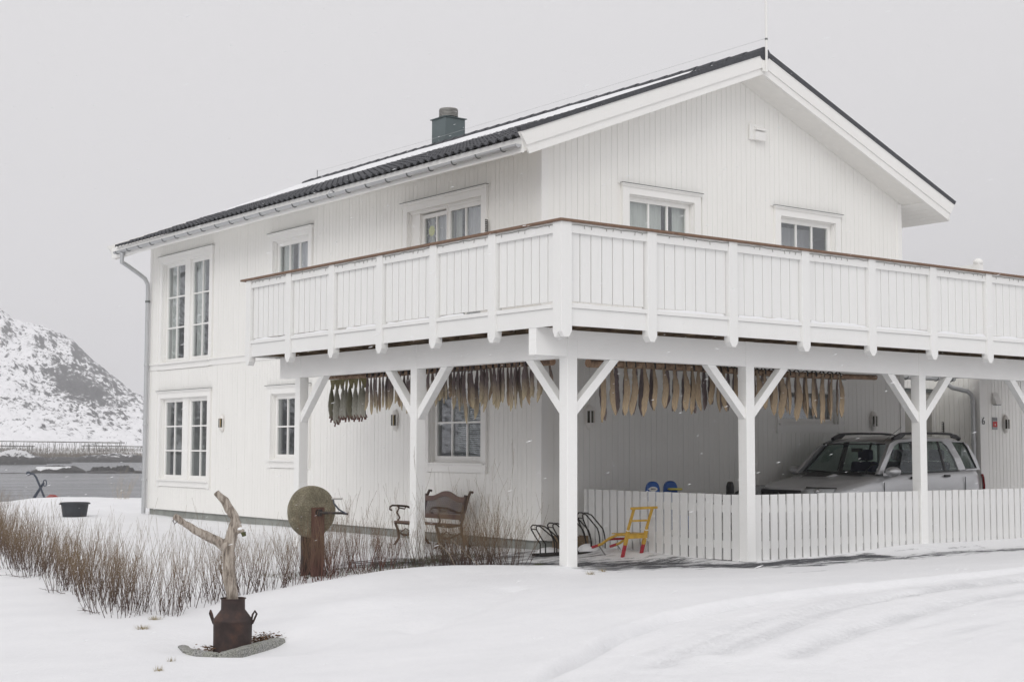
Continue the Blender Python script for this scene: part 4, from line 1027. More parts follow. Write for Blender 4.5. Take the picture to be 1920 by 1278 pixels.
# ================================================================ STOCKFISH
def pole(pts, r0, r1, label):
    n = 26; p, q = Vector(pts[0]), Vector(pts[1]); P_, rr = [], []
    for i in range(n):
        t = i/(n-1); P_.append(p.lerp(q, t)+Vector((0,0,.012*math.sin(t*7)))); rr.append((r0+(r1-r0)*t)*(1+.07*math.sin(i*2.1)+random.uniform(-.04,.04)))
    o = MB().tube(P_, rr, 12, noise=.04).build('drying_pole', LOG, None, smooth=True)
    d = (p-q).normalized(); e = MB().tube([p+d*.001, p+d*.006], rr[0]*.93, 12).build('cut_end', LOGEND, o)
    return tag(o, label, 'pole')
PYR, PXL = .62, .75
rp0, rp1 = Vector((.84,PYR,2.478)), Vector((6.30,PYR,2.462))
pole((rp0, rp1), .056, .036, 'debarked log pole carrying dried fish along the front of the carport')
lp0, lp1 = Vector((PXL,1.20,2.520)), Vector((PXL,6.95,2.515))
pole((lp0, lp1), .052, .034, 'grey log pole carrying fish under the left side of the balcony')
# hangers tying the poles to the joists
hg = MB()
for x in (1.25,3.0,5.6): hg.tube([(x,PYR,2.53),(x,PYR,2.83)], .006, 5)
for y in (1.7,4.2,6.7): hg.tube([(PXL,y,2.56),(PXL,y,2.83)], .006, 5)
tag(hg.build('pole_hangers', STRG), 'short black ties holding the fish poles to the balcony joists', 'ties')
def fish_mesh(L_, wmax, tmax, seed, kind):
    """hangs from z=0 (tail) down to -L_ (shoulder), flattened spindle with a ragged end"""
    rd = random.Random(seed); n = 16; seg = 10; mb = MB(); 
    if kind == 'split': prof = [(0,.42),(.08,.46),(.18,.62),(.30,.84),(.45,.97),(.6,1.0),(.78,.98),(.88,.84),(.95,.56),(1,.16)]
    else: prof = [(0,.20),(.05,.22),(.15,.42),(.3,.74),(.45,.95),(.6,1.0),(.75,.98),(.88,.90),(1,.72)]
    bend = rd.uniform(-.05,.05); tw = rd.uniform(-.9,.9); ph = rd.uniform(0,6)
    for i in range(n+1):
        t = i/n; wv = np.interp(t, [p[0] for p in prof], [p[1] for p in prof])*(1+rd.uniform(-.07,.07)); cx = bend*math.sin(t*2.6+.4)+.008*math.sin(t*9+ph)
        a = tw*t*.6; z = -L_*t
        for k in range(seg):
            th = 2*math.pi*k/seg; x = math.cos(th)*wmax/2*wv; y = math.sin(th)*tmax/2*max(.35, wv)*(1 if kind != 'split' else (1.0 if math.sin(th) > 0 else .25))
            x += rd.uniform(-.0025,.0025)*1.6; zz = z+(rd.uniform(-.025,.02)*abs(math.cos(th)) if i == n else 0)
            mb.v.append((cx+x*math.cos(a)-y*math.sin(a), x*math.sin(a)+y*math.cos(a), zz))
    for i in range(n):
        for k in range(seg): j = (k+1) % seg; mb.f.append((i*seg+k, (i+1)*seg+k, (i+1)*seg+j, i*seg+j))
    mb.f.append(tuple(range(seg))); mb.f.append(tuple(n*seg+k for k in range(seg))[::-1])
    return mb.mesh('fish', True)
FM = {}
for mt, nm in ((F_DARK,'d'),(F_TAN,'t'),(F_MIX,'m'),(F_MIX2,'n')):
    for k in range(4):
        me = fish_mesh(.64, {'t': .088, 'd': .090}.get(nm, .070), .048, hash((nm,k)) % 1000 if False else ord(nm)*7+k, 'split'); me.materials.append(mt); FM[nm, k] = me
KN = MB().tube([(.0,-.055,-.03),(0,-.045,.035),(0,0,.062),(0,.045,.035),(0,.055,-.03)], .011, 6).mesh('tail_tie', True); KN.materials.append(STRG)
def hang_pair(pos, rz, a, b, sa, sb, wa, label, group):
    t = thing('dried_fish_pair', pos, label, 'dried fish', group, rz)
    for (k, sc, dy, dx, wq) in ((a, sa, -.052, -.040, wa), (b, sb, .040, .062, wa*.97)):
        o = bpy.data.objects.new('fish', FM[k]); COL.objects.link(o); o.location = (dx, dy, .02); o.scale = (wq, 1, sc); o.rotation_euler = (random.uniform(-.03,.03), random.uniform(-.06,.06), random.uniform(-.30,.30)); adopt(o, t, False)
    o = bpy.data.objects.new('tail_tie', KN); COL.objects.link(o); adopt(o, t, False); return t
rnd = random.Random(5)
def along(p, q, t): return p.lerp(q, t)
# right-hand pole: lengths and colours follow the photograph from left to right
xr = [1.08,1.25,1.42,1.58,1.74,1.91,2.09,2.26,2.43,2.60,2.76,2.92,3.08,3.22,3.36,3.50,3.64,3.79,3.94,4.10,4.26,4.43,4.60,4.78,4.96,5.13,5.30,5.47]
rl = [1.12,.99,1.0,.99,1.0,.88,.84,.90,.89,.93,.86,.74,.88,.86,.78,.82,.92,.76,.80,.92,.98,.88,1.02,.95,.93,1.05,.98,.92]
for i, (x, l) in enumerate(zip(xr, rl)):
    p = along(rp0, rp1, (x-rp0.x)/(rp1.x-rp0.x)); k = rnd.randrange(4); late = i > 16
    sec = 'left of the carport corner post' if x < 2.95 else 'over the fence front'
    j = i if x < 2.95 else i-sum(1 for v in xr if v < 2.95)
    lb = f'{ordinal(j)} pair of tan dried fish from the left, {sec}'
    hang_pair(p, rnd.uniform(-.15,.15), ('t', k), ('d' if not late else 'n', (k+1) % 4), l*1.02, l*.99, 1.0 if not late else 1.12, lb, 'pairs of dried fish hung on the carport pole')
# left-hand pole (seen from the end of the row nearest the corner)
yl = [1.40,1.54,1.68,1.82,1.96,2.10,2.24,2.38,2.52,2.66,2.80,2.94,3.08,3.24,3.38,3.52,3.66,3.80,3.94,4.08,4.22,4.38,4.54,4.70,4.86,5.02,5.18,5.34,5.50]
ll = [.86,.76,.80,.97,1.02,.84,.98,.88,1.02,.82,.95,1.26,.98,.95,.72,.74,.86,.80,.74,.98,.88,1.0,.92,.76,.90,.84,.96,1.0,.90]
for i, (y, l) in enumerate(zip(yl, ll)):
    p = along(lp0, lp1, (y-lp0.y)/(lp1.y-lp0.y)); k = rnd.randrange(4); sec = 'in front of the bench' if y < 3.2 else 'above the second post'
    j = sum(1 for v in yl if v < y and (v < 3.2) == (y < 3.2))
    lb = f'{ordinal(j)} pair of yellow-bellied dried fish from the right, {sec}'
    hang_pair(p, R(-90)+rnd.uniform(-.2,.2), ('m', k), ('m', (k+2) % 4) if i % 3 else ('n', k), l*.95, l*.88, .98, lb, 'pairs of dried fish hung on the side pole')
# fresh whole cod at the far end of the left pole
GM = []
for k in range(4):
    me = fish_mesh(.50, .145, .085, 90+k, 'whole'); me.materials.append(F_GREY if k != 1 else F_OLIVE); GM.append(me)
fin = MB().prism([(-.068,.0),(.068,.0),(.022,-.15),(-.022,-.15)], 'y', -.006, .006).mesh('tail_fin'); fin.materials.append(F_FIN)
col = MB()
for k in range(5): a = k*1.3; col.bar((.042*math.cos(a), .03*math.sin(a), .03), (.055*math.cos(a+.4), .04*math.sin(a+.4), -.015-.03*(k % 3)), .026, .006)
colm = col.mesh('cut_collar'); colm.materials.append(F_RED)
yg = [5.66,5.78,5.90,6.03,6.17,6.30,6.44,6.58]
lbs = ['pale grey whole cod hung next to the dried fish','olive whole cod, second from the dried fish, with a broad tail','olive whole cod in the middle of the fresh bunch','pale-bellied whole cod left of the middle of the fresh bunch','slim grey whole cod in the fresh bunch behind the gap','slim whole cod with a red open collar','dark whole cod hanging lowest, second from the left end','pale whole cod at the far left end of the pole']
for i, (y, lb) in enumerate(zip(yg, lbs)):
    p = along(lp0, lp1, (y-lp0.y)/(lp1.y-lp0.y)); t = thing('whole_cod', p-Vector((0,0,.035)), lb, 'fish', 'fresh whole cod at the left end of the pole', R(-90)+rnd.uniform(-.3,.3))
    k = (i*3) % 4; sc = 1.12 if i == 6 else .98
    o = bpy.data.objects.new('fish_body', GM[k]); COL.objects.link(o); o.location = (0,0,-.10); o.scale = (1,1,sc); adopt(o, t, False)
    o = bpy.data.objects.new('tail_fin', fin); COL.objects.link(o); adopt(o, t, False)
    o = bpy.data.objects.new('cut_collar', colm); COL.objects.link(o); o.location = (0,0,-.10-.49*sc); adopt(o, t, False)
# ================================================================ CAR (front towards -X)
K = thing('parked_car', (7.9, 2.15, .02), 'silver three-door-style compact off-road car with black roof rails behind the picket fence', 'car')
K['label'] = 'silver off-road car with black roof rails parked behind the picket fence'
YC = 2.15                      # car centre line
def section(st, mat_name):
    pass
# body stations: x, half widths and heights from sill to hood centre / belt
ST = [ # x,  [(halfwidth, z) from the bottom up to the centre line]
 (5.97, [(.55,.34),(.62,.42),(.66,.56),(.66,.70),(.62,.79),(.45,.83),(.20,.845),(0,.85)]),
 (6.08, [(.66,.30),(.74,.42),(.78,.56),(.78,.70),(.74,.81),(.55,.865),(.25,.885),(0,.89)]),
 (6.30, [(.74,.28),(.83,.42),(.855,.56),(.85,.72),(.79,.855),(.60,.90),(.30,.925),(0,.93)]),
 (6.65, [(.76,.28),(.85,.42),(.875,.58),(.865,.80),(.80,.92),(.62,.955),(.32,.985),(0,.99)]),
 (7.00, [(.76,.28),(.85,.42),(.875,.58),(.865,.86),(.80,.975),(.64,1.005),(.32,1.03),(0,1.035)]),
 (7.24, [(.76,.28),(.85,.42),(.875,.60),(.865,.89),(.805,1.02),(.70,1.045),(.35,1.065),(0,1.07)]),
 (7.60, [(.76,.28),(.85,.42),(.875,.60),(.865,.92),(.82,1.055),(.72,1.065),(.35,1.06),(0,1.05)]),
 (8.40, [(.76,.28),(.85,.42),(.875,.60),(.868,.94),(.825,1.085),(.72,1.09),(.35,1.08),(0,1.07)]),
 (9.20, [(.76,.28),(.85,.42),(.875,.60),(.868,.95),(.825,1.105),(.72,1.11),(.35,1.10),(0,1.09)]),
 (9.70, [(.74,.28),(.83,.42),(.86,.60),(.85,.95),(.80,1.115),(.70,1.12),(.35,1.12),(0,1.12)]),
 (9.90, [(.70,.30),(.78,.42),(.81,.60),(.80,.93),(.76,1.10),(.64,1.12),(.3,1.12),(0,1.12)]),
 (10.00,[(.60,.36),(.68,.44),(.72,.60),(.71,.88),(.68,.98),(.55,1.0),(.25,1.0),(0,1.0)])]
mb = MB(); W_ = 15
for (x, pr) in ST:
    nose = 1 if x < 6.7 else 0
    for i in list(range(8))+list(range(6,-1,-1)):
        pass
    row = [(-h, z) for h, z in pr]+[(h, z) for h, z in pr[-2::-1]]
    for (h, z) in row:
        xx = x+(abs(h)**2)*.30*max(0, (6.5-x)/.5) if x < 6.5 else x-(abs(h)**2)*.16*max(0, (x-9.6)/.4)
        mb.v.append((xx, YC+h, z))
for i in range(len(ST)-1):
    for k in range(14): a = i*15+k; mb.f.append((a, a+15, a+16, a+1))
    mb.f.append((i*15+14, (i+1)*15+14, (i+1)*15, i*15))
mb.f.append(tuple(range(15))); mb.f.append(tuple((len(ST)-1)*15+k for k in range(15))[::-1])
body = mb.build('body', CARP, K, smooth=True)
sub = body.modifiers.new('sub', 'SUBSURF'); sub.levels = 2; sub.render_levels = 2
# roof shell
RS = [(7.66,[(.60,1.515),(.42,1.545),(.2,1.56),(0,1.565)]),(7.86,[(.645,1.545),(.5,1.60),(.25,1.62),(0,1.625)]),(8.4,[(.665,1.575),(.52,1.635),(.25,1.655),(0,1.66)]),(9.1,[(.66,1.58),(.52,1.64),(.25,1.66),(0,1.665)]),(9.55,[(.645,1.565),(.5,1.615),(.25,1.635),(0,1.64)]),(9.72,[(.62,1.515),(.45,1.56),(.2,1.58),(0,1.585)])]
mb = MB()
for (x, pr) in RS:
    row = [(-h, z) for h, z in pr]+[(h, z) for h, z in pr[-2::-1]]
    for (h, z) in row: mb.v.append((x+.18*h*h*(1 if x < 8 else -.4 if x > 9.4 else 0), YC+h, z))
for i in range(len(RS)-1):
    for k in range(6): a = i*7+k; mb.f.append((a, a+7, a+8, a+1))
rf = mb.build('roof_panel', CARP, K, smooth=True); s_ = rf.modifiers.new('sol', 'SOLIDIFY'); s_.thickness = .03; s_.offset = -1; s_ = rf.modifiers.new('sub', 'SUBSURF'); s_.levels = 2; s_.render_levels = 2
# side surface: half width as a function of height above the belt
def sw(z, x=8.4): t = (z-1.06)/(1.58-1.06); e = max(0, x-9.3)*.10; return .822-.165*t-.02*math.sin(math.pi*min(max(t,0),1))*-1-e
def sidept(x, z, s, off=0): return (x, YC+s*(sw(z, x)+off), z)
def side_panel(name, pts, s, mat, off, th, par=K):
    mb = MB(); a = [sidept(x, z, s, off) for x, z in pts]; b = [sidept(x, z, s, off-th) for x, z in pts]; n = len(pts)
    mb.v = a+b; mb.f = [tuple(range(n)), tuple(range(n, 2*n))[::-1]]+[(i, (i+1) % n, n+(i+1) % n, n+i) for i in range(n)]
    o = mb.build(name, mat, par); return o
def pillar(pts, s, wd): 
    return pts
for s in (-1, 1):
    # pillars as shaped panels: A, B, C, D and the cant rail above the doors
    side_panel('pillar', [(7.20,1.055),(7.33,1.058),(7.46,1.19),(7.76,1.485),(7.90,1.535),(7.86,1.575),(7.68,1.52),(7.42,1.275)], s, CARP, .0, .05)
    side_panel('pillar', [(8.20,1.075),(8.29,1.075),(8.30,1.555),(8.22,1.555)], s, BLK, -.012, .04)
    side_panel('pillar', [(9.24,1.10),(9.45,1.108),(9.37,1.30),(9.26,1.565),(8.99,1.575),(9.10,1.49),(9.19,1.30)], s, CARP, .0, .05)
    side_panel('pillar', [(9.44,1.100),(9.90,1.105),(9.86,1.27),(9.73,1.52),(9.60,1.565),(9.30,1.572),(9.27,1.555),(9.615,1.548),(9.68,1.46),(9.795,1.17),(9.79,1.13),(9.44,1.118)], s, CARP, .001, .05)
    side_panel('cant_rail', [(7.84,1.538),(8.3,1.560),(9.0,1.566),(9.32,1.558),(9.3,1.60),(8.4,1.605),(7.86,1.578)], s, CARP, .002, .05)
    side_panel('window_seal', [(7.34,1.052),(7.38,1.045),(9.25,1.092),(9.25,1.108)], s, BLK, .008, .02)
    side_panel('side_window', [(7.37,1.058),(8.20,1.078),(8.22,1.552),(7.93,1.535),(7.80,1.480)], s, CGLASS, -.014, .006)
    side_panel('side_window', [(8.29,1.078),(8.88,1.095),(8.90,1.562),(8.30,1.555)], s, CGLASS, -.014, .006)
    side_panel('side_window', [(8.92,1.096),(9.23,1.105),(9.18,1.31),(9.08,1.50),(8.99,1.562),(8.925,1.562)], s, CGLASS, -.014, .006)
    side_panel('window_divider', [(8.878,1.095),(8.922,1.096),(8.932,1.562),(8.892,1.562)], s, BLK, -.008, .012)
    side_panel('quarter_window', [(9.45,1.125),(9.79,1.14),(9.68,1.45),(9.61,1.543),(9.285,1.553),(9.38,1.30)], s, CGLASS, -.008, .006)
    side_panel('quarter_seal', [(9.44,1.117),(9.80,1.132),(9.685,1.46),(9.615,1.555),(9.60,1.548),(9.67,1.45),(9.785,1.145),(9.45,1.130)], s, BLK, .006, .02)
    # door handle, mirror, door cuts
    hx = MB().box(8.79, 8.93, YC+s*.868-.018, YC+s*.868+.018, 1.0, 1.035).build('door_handle', BLK, K, bevel=.008)
    hx = MB().box(7.95, 8.09, YC+s*.868-.018, YC+s*.868+.018, .98, 1.015).build('door_handle', BLK, K, bevel=.008)
    mr_ = MB().sphere((7.40, YC+s*.96, 1.095), .125, 16, 10, (1.05,.85,.62)).build('mirror', CARP, K, smooth=True)
    MB().bar((7.34, YC+s*.83, 1.05), (7.38, YC+s*.93, 1.06), .07, .05).build('mirror_arm', CARP, mr_)
    # wheels
    for x in (6.75, 9.20):
        wz = MB().lathe([(.0,-.11),(.20,-.11),(.33,-.10),(.345,-.05),(.345,.05),(.33,.10),(.0,.10)], 28, (x, YC+s*.74, .345), 'y').build('wheel', TYRE, K, smooth=True)
        MB().lathe([(.0,-.118),(.15,-.116),(.20,-.10),(.2,.105),(.0,.11)], 20, (x, YC+s*.74, .345), 'y').build('rim', ALU, wz, smooth=True)
        MB().lathe([(.39,-.02),(.40,.0),(.39,.02)], 28, (x, YC+s*.86, .36), 'y').build('wheel_arch', BLK, K)
    # roof rails
    yy = YC+s*.60
    rp = [(7.86,yy,1.59),(7.93,yy,1.625),(8.03,yy,1.665),(8.15,yy,1.68),(8.6,yy,1.69),(9.1,yy,1.69),(9.32,yy,1.68),(9.47,yy,1.645),(9.56,yy,1.60)]
    rr = MB().tube(rp, [.032,.030,.022,.018,.017,.017,.019,.028,.032], 8, flat=1.2).build('roof_rail', BLK, K, smooth=True)
    MB().prism([(7.86,1.58),(8.02,1.66),(8.12,1.675),(8.16,1.66),(8.06,1.60)], 'y', yy-.02, yy+.02).build('rail_foot', BLK, rr, bevel=.005)
    MB().prism([(9.57,1.59),(9.44,1.655),(9.34,1.67),(9.36,1.62)], 'y', yy-.02, yy+.02).build('rail_foot', BLK, rr, bevel=.005)
    # lamps
    hp = [(5.985,.40),(6.0,.52),(6.09,.67),(6.20,.755),(6.235,.77)]
    top = [(x+.0, YC+s*y, .842) for x, y in hp]
    mb = MB(); n = len(hp)
    for z, inx in ((.70,-.020),(.835,.030),(.862,.085)):
        for (x, y) in hp: mb.v.append((x+inx-.02, YC+s*(y+.015), z-.0*(y > .6)-(y-.4)*.03))
    for j in range(2):
        for i in range(n-1): a = j*n+i; mb.f.append((a, a+1, a+n+1, a+n))
    h_ = mb.build('headlight', LIGHTG, K, smooth=True); so = h_.modifiers.new('sol', 'SOLIDIFY'); so.thickness = .02
    MB().tube([(x+.085-.02, YC+s*(y+.015), .868-(y-.4)*.03) for x, y in hp], .008, 6).build('lamp_seal', BLK, h_)
    MB().lathe([(.0,-.01),(.05,0),(.055,.02)], 16, (6.03, YC+s*.62, .80), 'x').build('lamp_reflector', CHROME, h_, smooth=True)
    mb = MB()
    for (x, y, z) in ((9.875,.815,1.03),(9.925,.80,.97),(9.955,.79,.86),(9.965,.785,.74)): mb.v += [(x-.03, YC+s*(y+.012), z), (x+.035, YC+s*(y-.07), z)]
    for i in range(3): mb.f.append((i*2, i*2+1, i*2+3, i*2+2))
    h_ = mb.build('tail_lamp', TAILR, K, smooth=True); so = h_.modifiers.new('sol', 'SOLIDIFY'); so.thickness = .02
# shut lines
for (x, z0, z1) in ((7.30,.40,1.00),(9.33,.75,1.06)):
    for s in (-1,): MB().box(x-.002, x+.002, YC-.878, YC-.862, z0, z1-.06).build('shut_line', GUTD, K)
# windscreen and rear window
def scr(name, low, high, mat, bow, th=.006, n=10, par=K):
    mb = MB(); (x0, z0, h0), (x1, z1, h1) = low, high; m_ = 4
    for j in range(m_+1):
        t = j/m_
        for i in range(n+1):
            u = -1+2*i/n; h = h0+(h1-h0)*t; mb.v.append((x0+(x1-x0)*t+bow*(u*u), YC+u*h, z0+(z1-z0)*t+.012*math.sin(math.pi*t)))
    for j in range(m_):
        for i in range(n): a = j*(n+1)+i; mb.f.append((a, a+1, a+n+2, a+n+1))
    return mb.build(name, mat, par, smooth=True)
ws = scr('windscreen', (7.215,1.072,.72), (7.655,1.50,.585), SGLASS, .10)
scr('rear_window', (9.93,1.13,.68), (9.72,1.56,.56), CGLASS, -.10)
# black surround of the windscreen, wipers, cowl and hood vent
mb = MB()
for u in (-1, 1): mb.bar((7.30, YC+u*.735, 1.065), (7.75, YC+u*.605, 1.515), .035, .02)
mb.bar((7.655, YC-.60, 1.512), (7.655, YC+.60, 1.512), .05, .02); mb.build('windscreen_seal', BLK, K)
for (y0, y1) in ((-.62,-.02),(.02,.60)):
    MB().tube([(7.18,YC+y0,1.06),(7.20,YC+y0*.6+y1*.4,1.085),(7.235,YC+y1,1.098)], .010, 6).build('wiper', BLK, K)
MB().prism([(7.05,1.038),(7.22,1.062),(7.22,1.078),(7.05,1.045)], 'y', YC-.62, YC+.66).build('cowl_panel', BLK, K)
MB().prism([(6.72,1.00),(6.93,1.052),(7.0,1.045),(7.0,1.02)], 'y', YC-.22, YC+.36).build('hood_scoop', CARP, K, bevel=.01)
MB().prism([(6.77,1.020),(6.92,1.058),(6.93,1.050),(6.78,1.012)], 'y', YC-.16, YC+.30).build('hood_vent', BLK, K)
# grille, bumper, plate
gr = MB().box(5.925, 5.975, YC-.38, YC+.38, .66, .825).build('grille', BLK, K, bevel=.01)
for k in range(7): MB().box(5.918, 5.926, YC-.36+k*.115, YC-.34+k*.115, .67, .80).build('grille_bar', CARD, gr)
for k in range(4): MB().box(5.915, 5.927, YC-.37, YC+.37, .685+k*.034, .693+k*.034).build('grille_bar', CARD, gr)
MB().tube([(5.90,YC-.05,.74),(5.90,YC+.0,.78),(5.90,YC+.05,.74),(5.90,YC,.70),(5.90,YC-.05,.74)], .008, 6).build('badge', CHROME, gr)
MB().box(5.88, 5.98, YC-.68, YC+.68, .38, .60).build('bumper', CARP, K, bevel=.03)
# interior: seats, dashboard, steering wheel, headlining
for (x, y) in ((8.0,-.38),(8.0,.38),(8.85,-.38),(8.85,.38)):
    st = MB().box(x-.25, x+.25, YC+y-.24, YC+y+.24, .55, .72).build('seat', SEATM, K, bevel=.04)
    MB().prism([(x+.18,.70),(x+.34,.70),(x+.46,1.22),(x+.34,1.24)], 'y', YC+y-.24, YC+y+.24).build('seat_back', SEATM, st, bevel=.03)
    MB().box(x+.36, x+.46, YC+y-.13, YC+y+.13, 1.25, 1.43).build('headrest', SEATM, st, bevel=.03)
MB().box(7.3, 7.62, YC-.70, YC+.70, .85, 1.075).build('dashboard', CARD, K, bevel=.04)
MB().tube([(7.68+.03*math.sin(a*math.pi/8), YC-.38+.18*math.cos(a*math.pi/8), 1.03+.17*math.sin(a*math.pi/8)) for a in range(17)], .014, 6).build('steering_wheel', BLK, K)
MB().box(7.72, 7.75, YC-.10, YC+.10, 1.39, 1.45).build('rear_view_mirror', BLK, K)
MB().tube([(7.75,YC-.50,1.55),(8.05,YC-.62,1.78)], .003, 5).build('aerial', BLK, K)

# ================================================================ THINGS BEHIND THE FENCE
def kidchair(x, y, rz, label, yellow):
    t = thing('toy_car_seat', (x, y, .0), label, 'toy', None, R(rz))
    po = [(-.09,.45),(.09,.45),(.105,.80),(.10,.88),(.08,.94),(.04,.97),(-.04,.97),(-.08,.94),(-.10,.88),(-.105,.80)]
    b_ = MB().prism(po, 'y', -.05, .05).build('moulded_back', BLUE, t, bevel=.025, keep=False)
    MB().box(-.20, .20, -.42, -.06, .28, .48).build('moulded_seat', BLUE, t, bevel=.04, keep=False)
    for sx in (-.18,.18): MB().lathe([(.0,-.03),(.14,-.03),(.14,.03),(.0,.03)], 18, (sx,-.2,.16), 'x').build('toy_wheel', BLK, t, smooth=True, keep=False)
    if yellow: MB().box(-.06, .15, -.14, -.06, .835, .868).build('yellow_tray', YELP, t, bevel=.02, keep=False)
    else:
        el = [(.062*math.cos(a*math.pi/10), .862+.034*math.sin(a*math.pi/10)) for a in range(20)]
        p_ = MB().prism(el, 'y', -.058, -.0505).build('oval_badge', WHP, b_, keep=False)
        for k in range(4): MB().box(-.034+k*.018, -.024+k*.018, -.0605, -.0585, .852, .874).build('badge_letter', BLK, b_, keep=False)
kidchair(3.60, 2.45, -32, 'blue moulded child seat with a white oval badge behind the side fence', False)
kidchair(4.09, 2.60, -28, 'blue moulded child seat with a yellow tray behind the side fence', True)
bk = thing('bicycle', (5.2, 2.4, 0), 'bicycle with a black child seat just showing over the fence', 'bicycle')
def ring(mb, c, r, rr, n=28): mb.tube([(c[0]+r*math.cos(2*math.pi*k/n), c[1], c[2]+r*math.sin(2*math.pi*k/n)) for k in range(n+1)], rr, 6, cap=False)
for x in (4.55, 5.42): mb = MB(); ring(mb, (x, 2.4, .48 if x > 5 else .36), .34, .022); mb.build('bicycle_wheel', TYRE, bk, smooth=True)
m = MB(); m.tube([(4.55,2.4,.36),(4.9,2.4,.68),(5.25,2.4,.62),(5.42,2.4,.48)], .014, 6); m.tube([(4.9,2.4,.68),(5.0,2.4,.3),(5.25,2.4,.62)], .014, 6); m.build('bicycle_frame', GUTD, bk)
MB().prism([(5.07,.55),(5.16,.55),(5.155,.88),(5.13,.95),(5.10,.95),(5.07,.88)], 'y', 2.34, 2.44).build('child_seat', BLK, bk, bevel=.02)
# dark box by the fence end
t = thing('plant_box', (2.6, 3.1, 0), 'dark wooden box filled with snow behind the bike rack', 'box'); zb = g1(2.7,3.1)
for (a,b,c,d) in ((2.45,2.85,2.98,3.0),(2.45,2.85,3.28,3.30),(2.45,2.47,3.0,3.28),(2.83,2.85,3.0,3.28)): piece('box_side', a, b, c, d, zb-.02, .20, JOIST, t)
o = MB().sphere((2.65,3.14,.12), .19, 14, 8, (1,.75,.6)).build('snow_fill', SNOW, t, smooth=True)

# ================================================================ BIKE RACK
rk = thing('bike_rack', (2.3, 2.62, 0), 'black steel bike rack of bent double hoops between the corner post and the fence', 'bike rack')
zr = .0
def hoop(x, H, wd):
    for dy in (0, .115):
        y = 2.62+dy
        pts = [(x+.10,y,zr),(x+.10,y,zr+.14),(x+.03,y,zr+H*.55),(x-.055,y,zr+H*.84),(x-.065,y,zr+H*.93),(x-.035,y,zr+H*.99),(x+.02,y,zr+H*.985),(x+.10,y,zr+H*.93),(x+wd*.80,y,zr+H*.65),(x+wd*.92,y,zr+H*.58),(x+wd,y,zr+H*.47),(x+wd+.02,y,zr+H*.3),(x+wd+.02,y,zr)]
        MB().tube(pts, .0095, 7).build('hoop_tube', IRON, rk, smooth=True)
    MB().tube([(x-.06,2.62,zr+H*.86),(x-.06,2.735,zr+H*.86)], .008, 6).build('cross_tie', IRON, rk)
for (x, H, wd) in ((1.68,.40,.33),(1.97,.42,.33),(2.24,.52,.33),(2.62+.12,.60,.0),): 
    if wd: hoop(x, H, wd)
hoop(2.50,.55,.33)
for y in (2.60, 2.75): MB().box(1.66, 2.90, y-.02, y+.02, zr-.02, zr+.012).build('base_rail', IRON, rk)

# ================================================================ KICK SLED
sx, sy, sz = 2.50, 2.02, g1(2.5,2.02)+.015
kx, ky = 2.44, 1.78
kd = thing('kick_sled', (kx+.2, ky+.2, 0), 'yellow kick sled with red-tipped feet leaning by the side fence', 'kick sled')
KZ = g1(kx, ky)-.01
u0 = Vector((kx, ky, KZ))
def kp(l, d, z): return (kx+l, ky+d, KZ+z)
for l in (0, .33):
    MB().bar(kp(l,.02,.0), kp(l,-.037,.175), .044, .028).build('red_foot', SLEDR, kd)
    MB().bar(kp(l,-.0373,.1758), kp(l,-.10,.37), .052, .034).build('rear_upright', SLEDY, kd, bevel=.005)
    MB().bar(kp(l,-.075,.33), kp(l,-.215,.66), .034, .028).build('upper_stile', SLEDY, kd, bevel=.004)
    MB().bar(kp(l,-.098,.365), kp(l,-.102,.375), .056, .036).build('white_clip', WHP, kd)
    MB().tube([kp(l,-.07,.315),kp(l,.12,.30),kp(l,.28,.25),kp(l,.44,.165),kp(l,.56,.125)], .019, 7).build('front_curve', SLEDY, kd, smooth=True)
    MB().bar(kp(l,.50,.145), kp(l,.63,.108), .042, .032).build('red_tip', SLEDR, kd)
    MB().tube([kp(l,.50,.14),kp(l,.40,.05),kp(l,.33,-.01)], .009, 6).build('steel_strut', STEELR, kd)
MB().bar(kp(-.06,-.22,.668), kp(.42,-.216,.672), .03, .034).build('handlebar', SLEDY, kd, bevel=.007)
MB().bar(kp(.0,-.15,.50), kp(.33,-.15,.50), .018, .026).build('cross_bar', SLEDY, kd, bevel=.004)
for k in range(4): MB().bar(kp(-.03,-.05+k*.075,.318), kp(.36,-.05+k*.075,.318), .055, .014).build('seat_slat', SLEDY, kd, bevel=.003)
MB().bar(kp(-.02,-.085,.285), kp(.35,-.085,.285), .025, .05).build('seat_rail', SLEDY, kd)
MB().bar(kp(.0,.30,.235), kp(.33,.30,.235), .03, .03).build('seat_rail', SLEDR, kd)

# ================================================================ BENCH
bn = thing('garden_bench', (1.9, 5.3, -.08), 'brown garden bench with a lattice back and cast iron ends against the long wall', 'bench')
zb = -.10; y0, y1 = 4.92, 6.02
def bX(f, z): return (f, z)
ends = [(1.62,zb+.42),(2.0,zb+.40)]
def back_x(z): return 2.02+(z-zb-.40)*.22
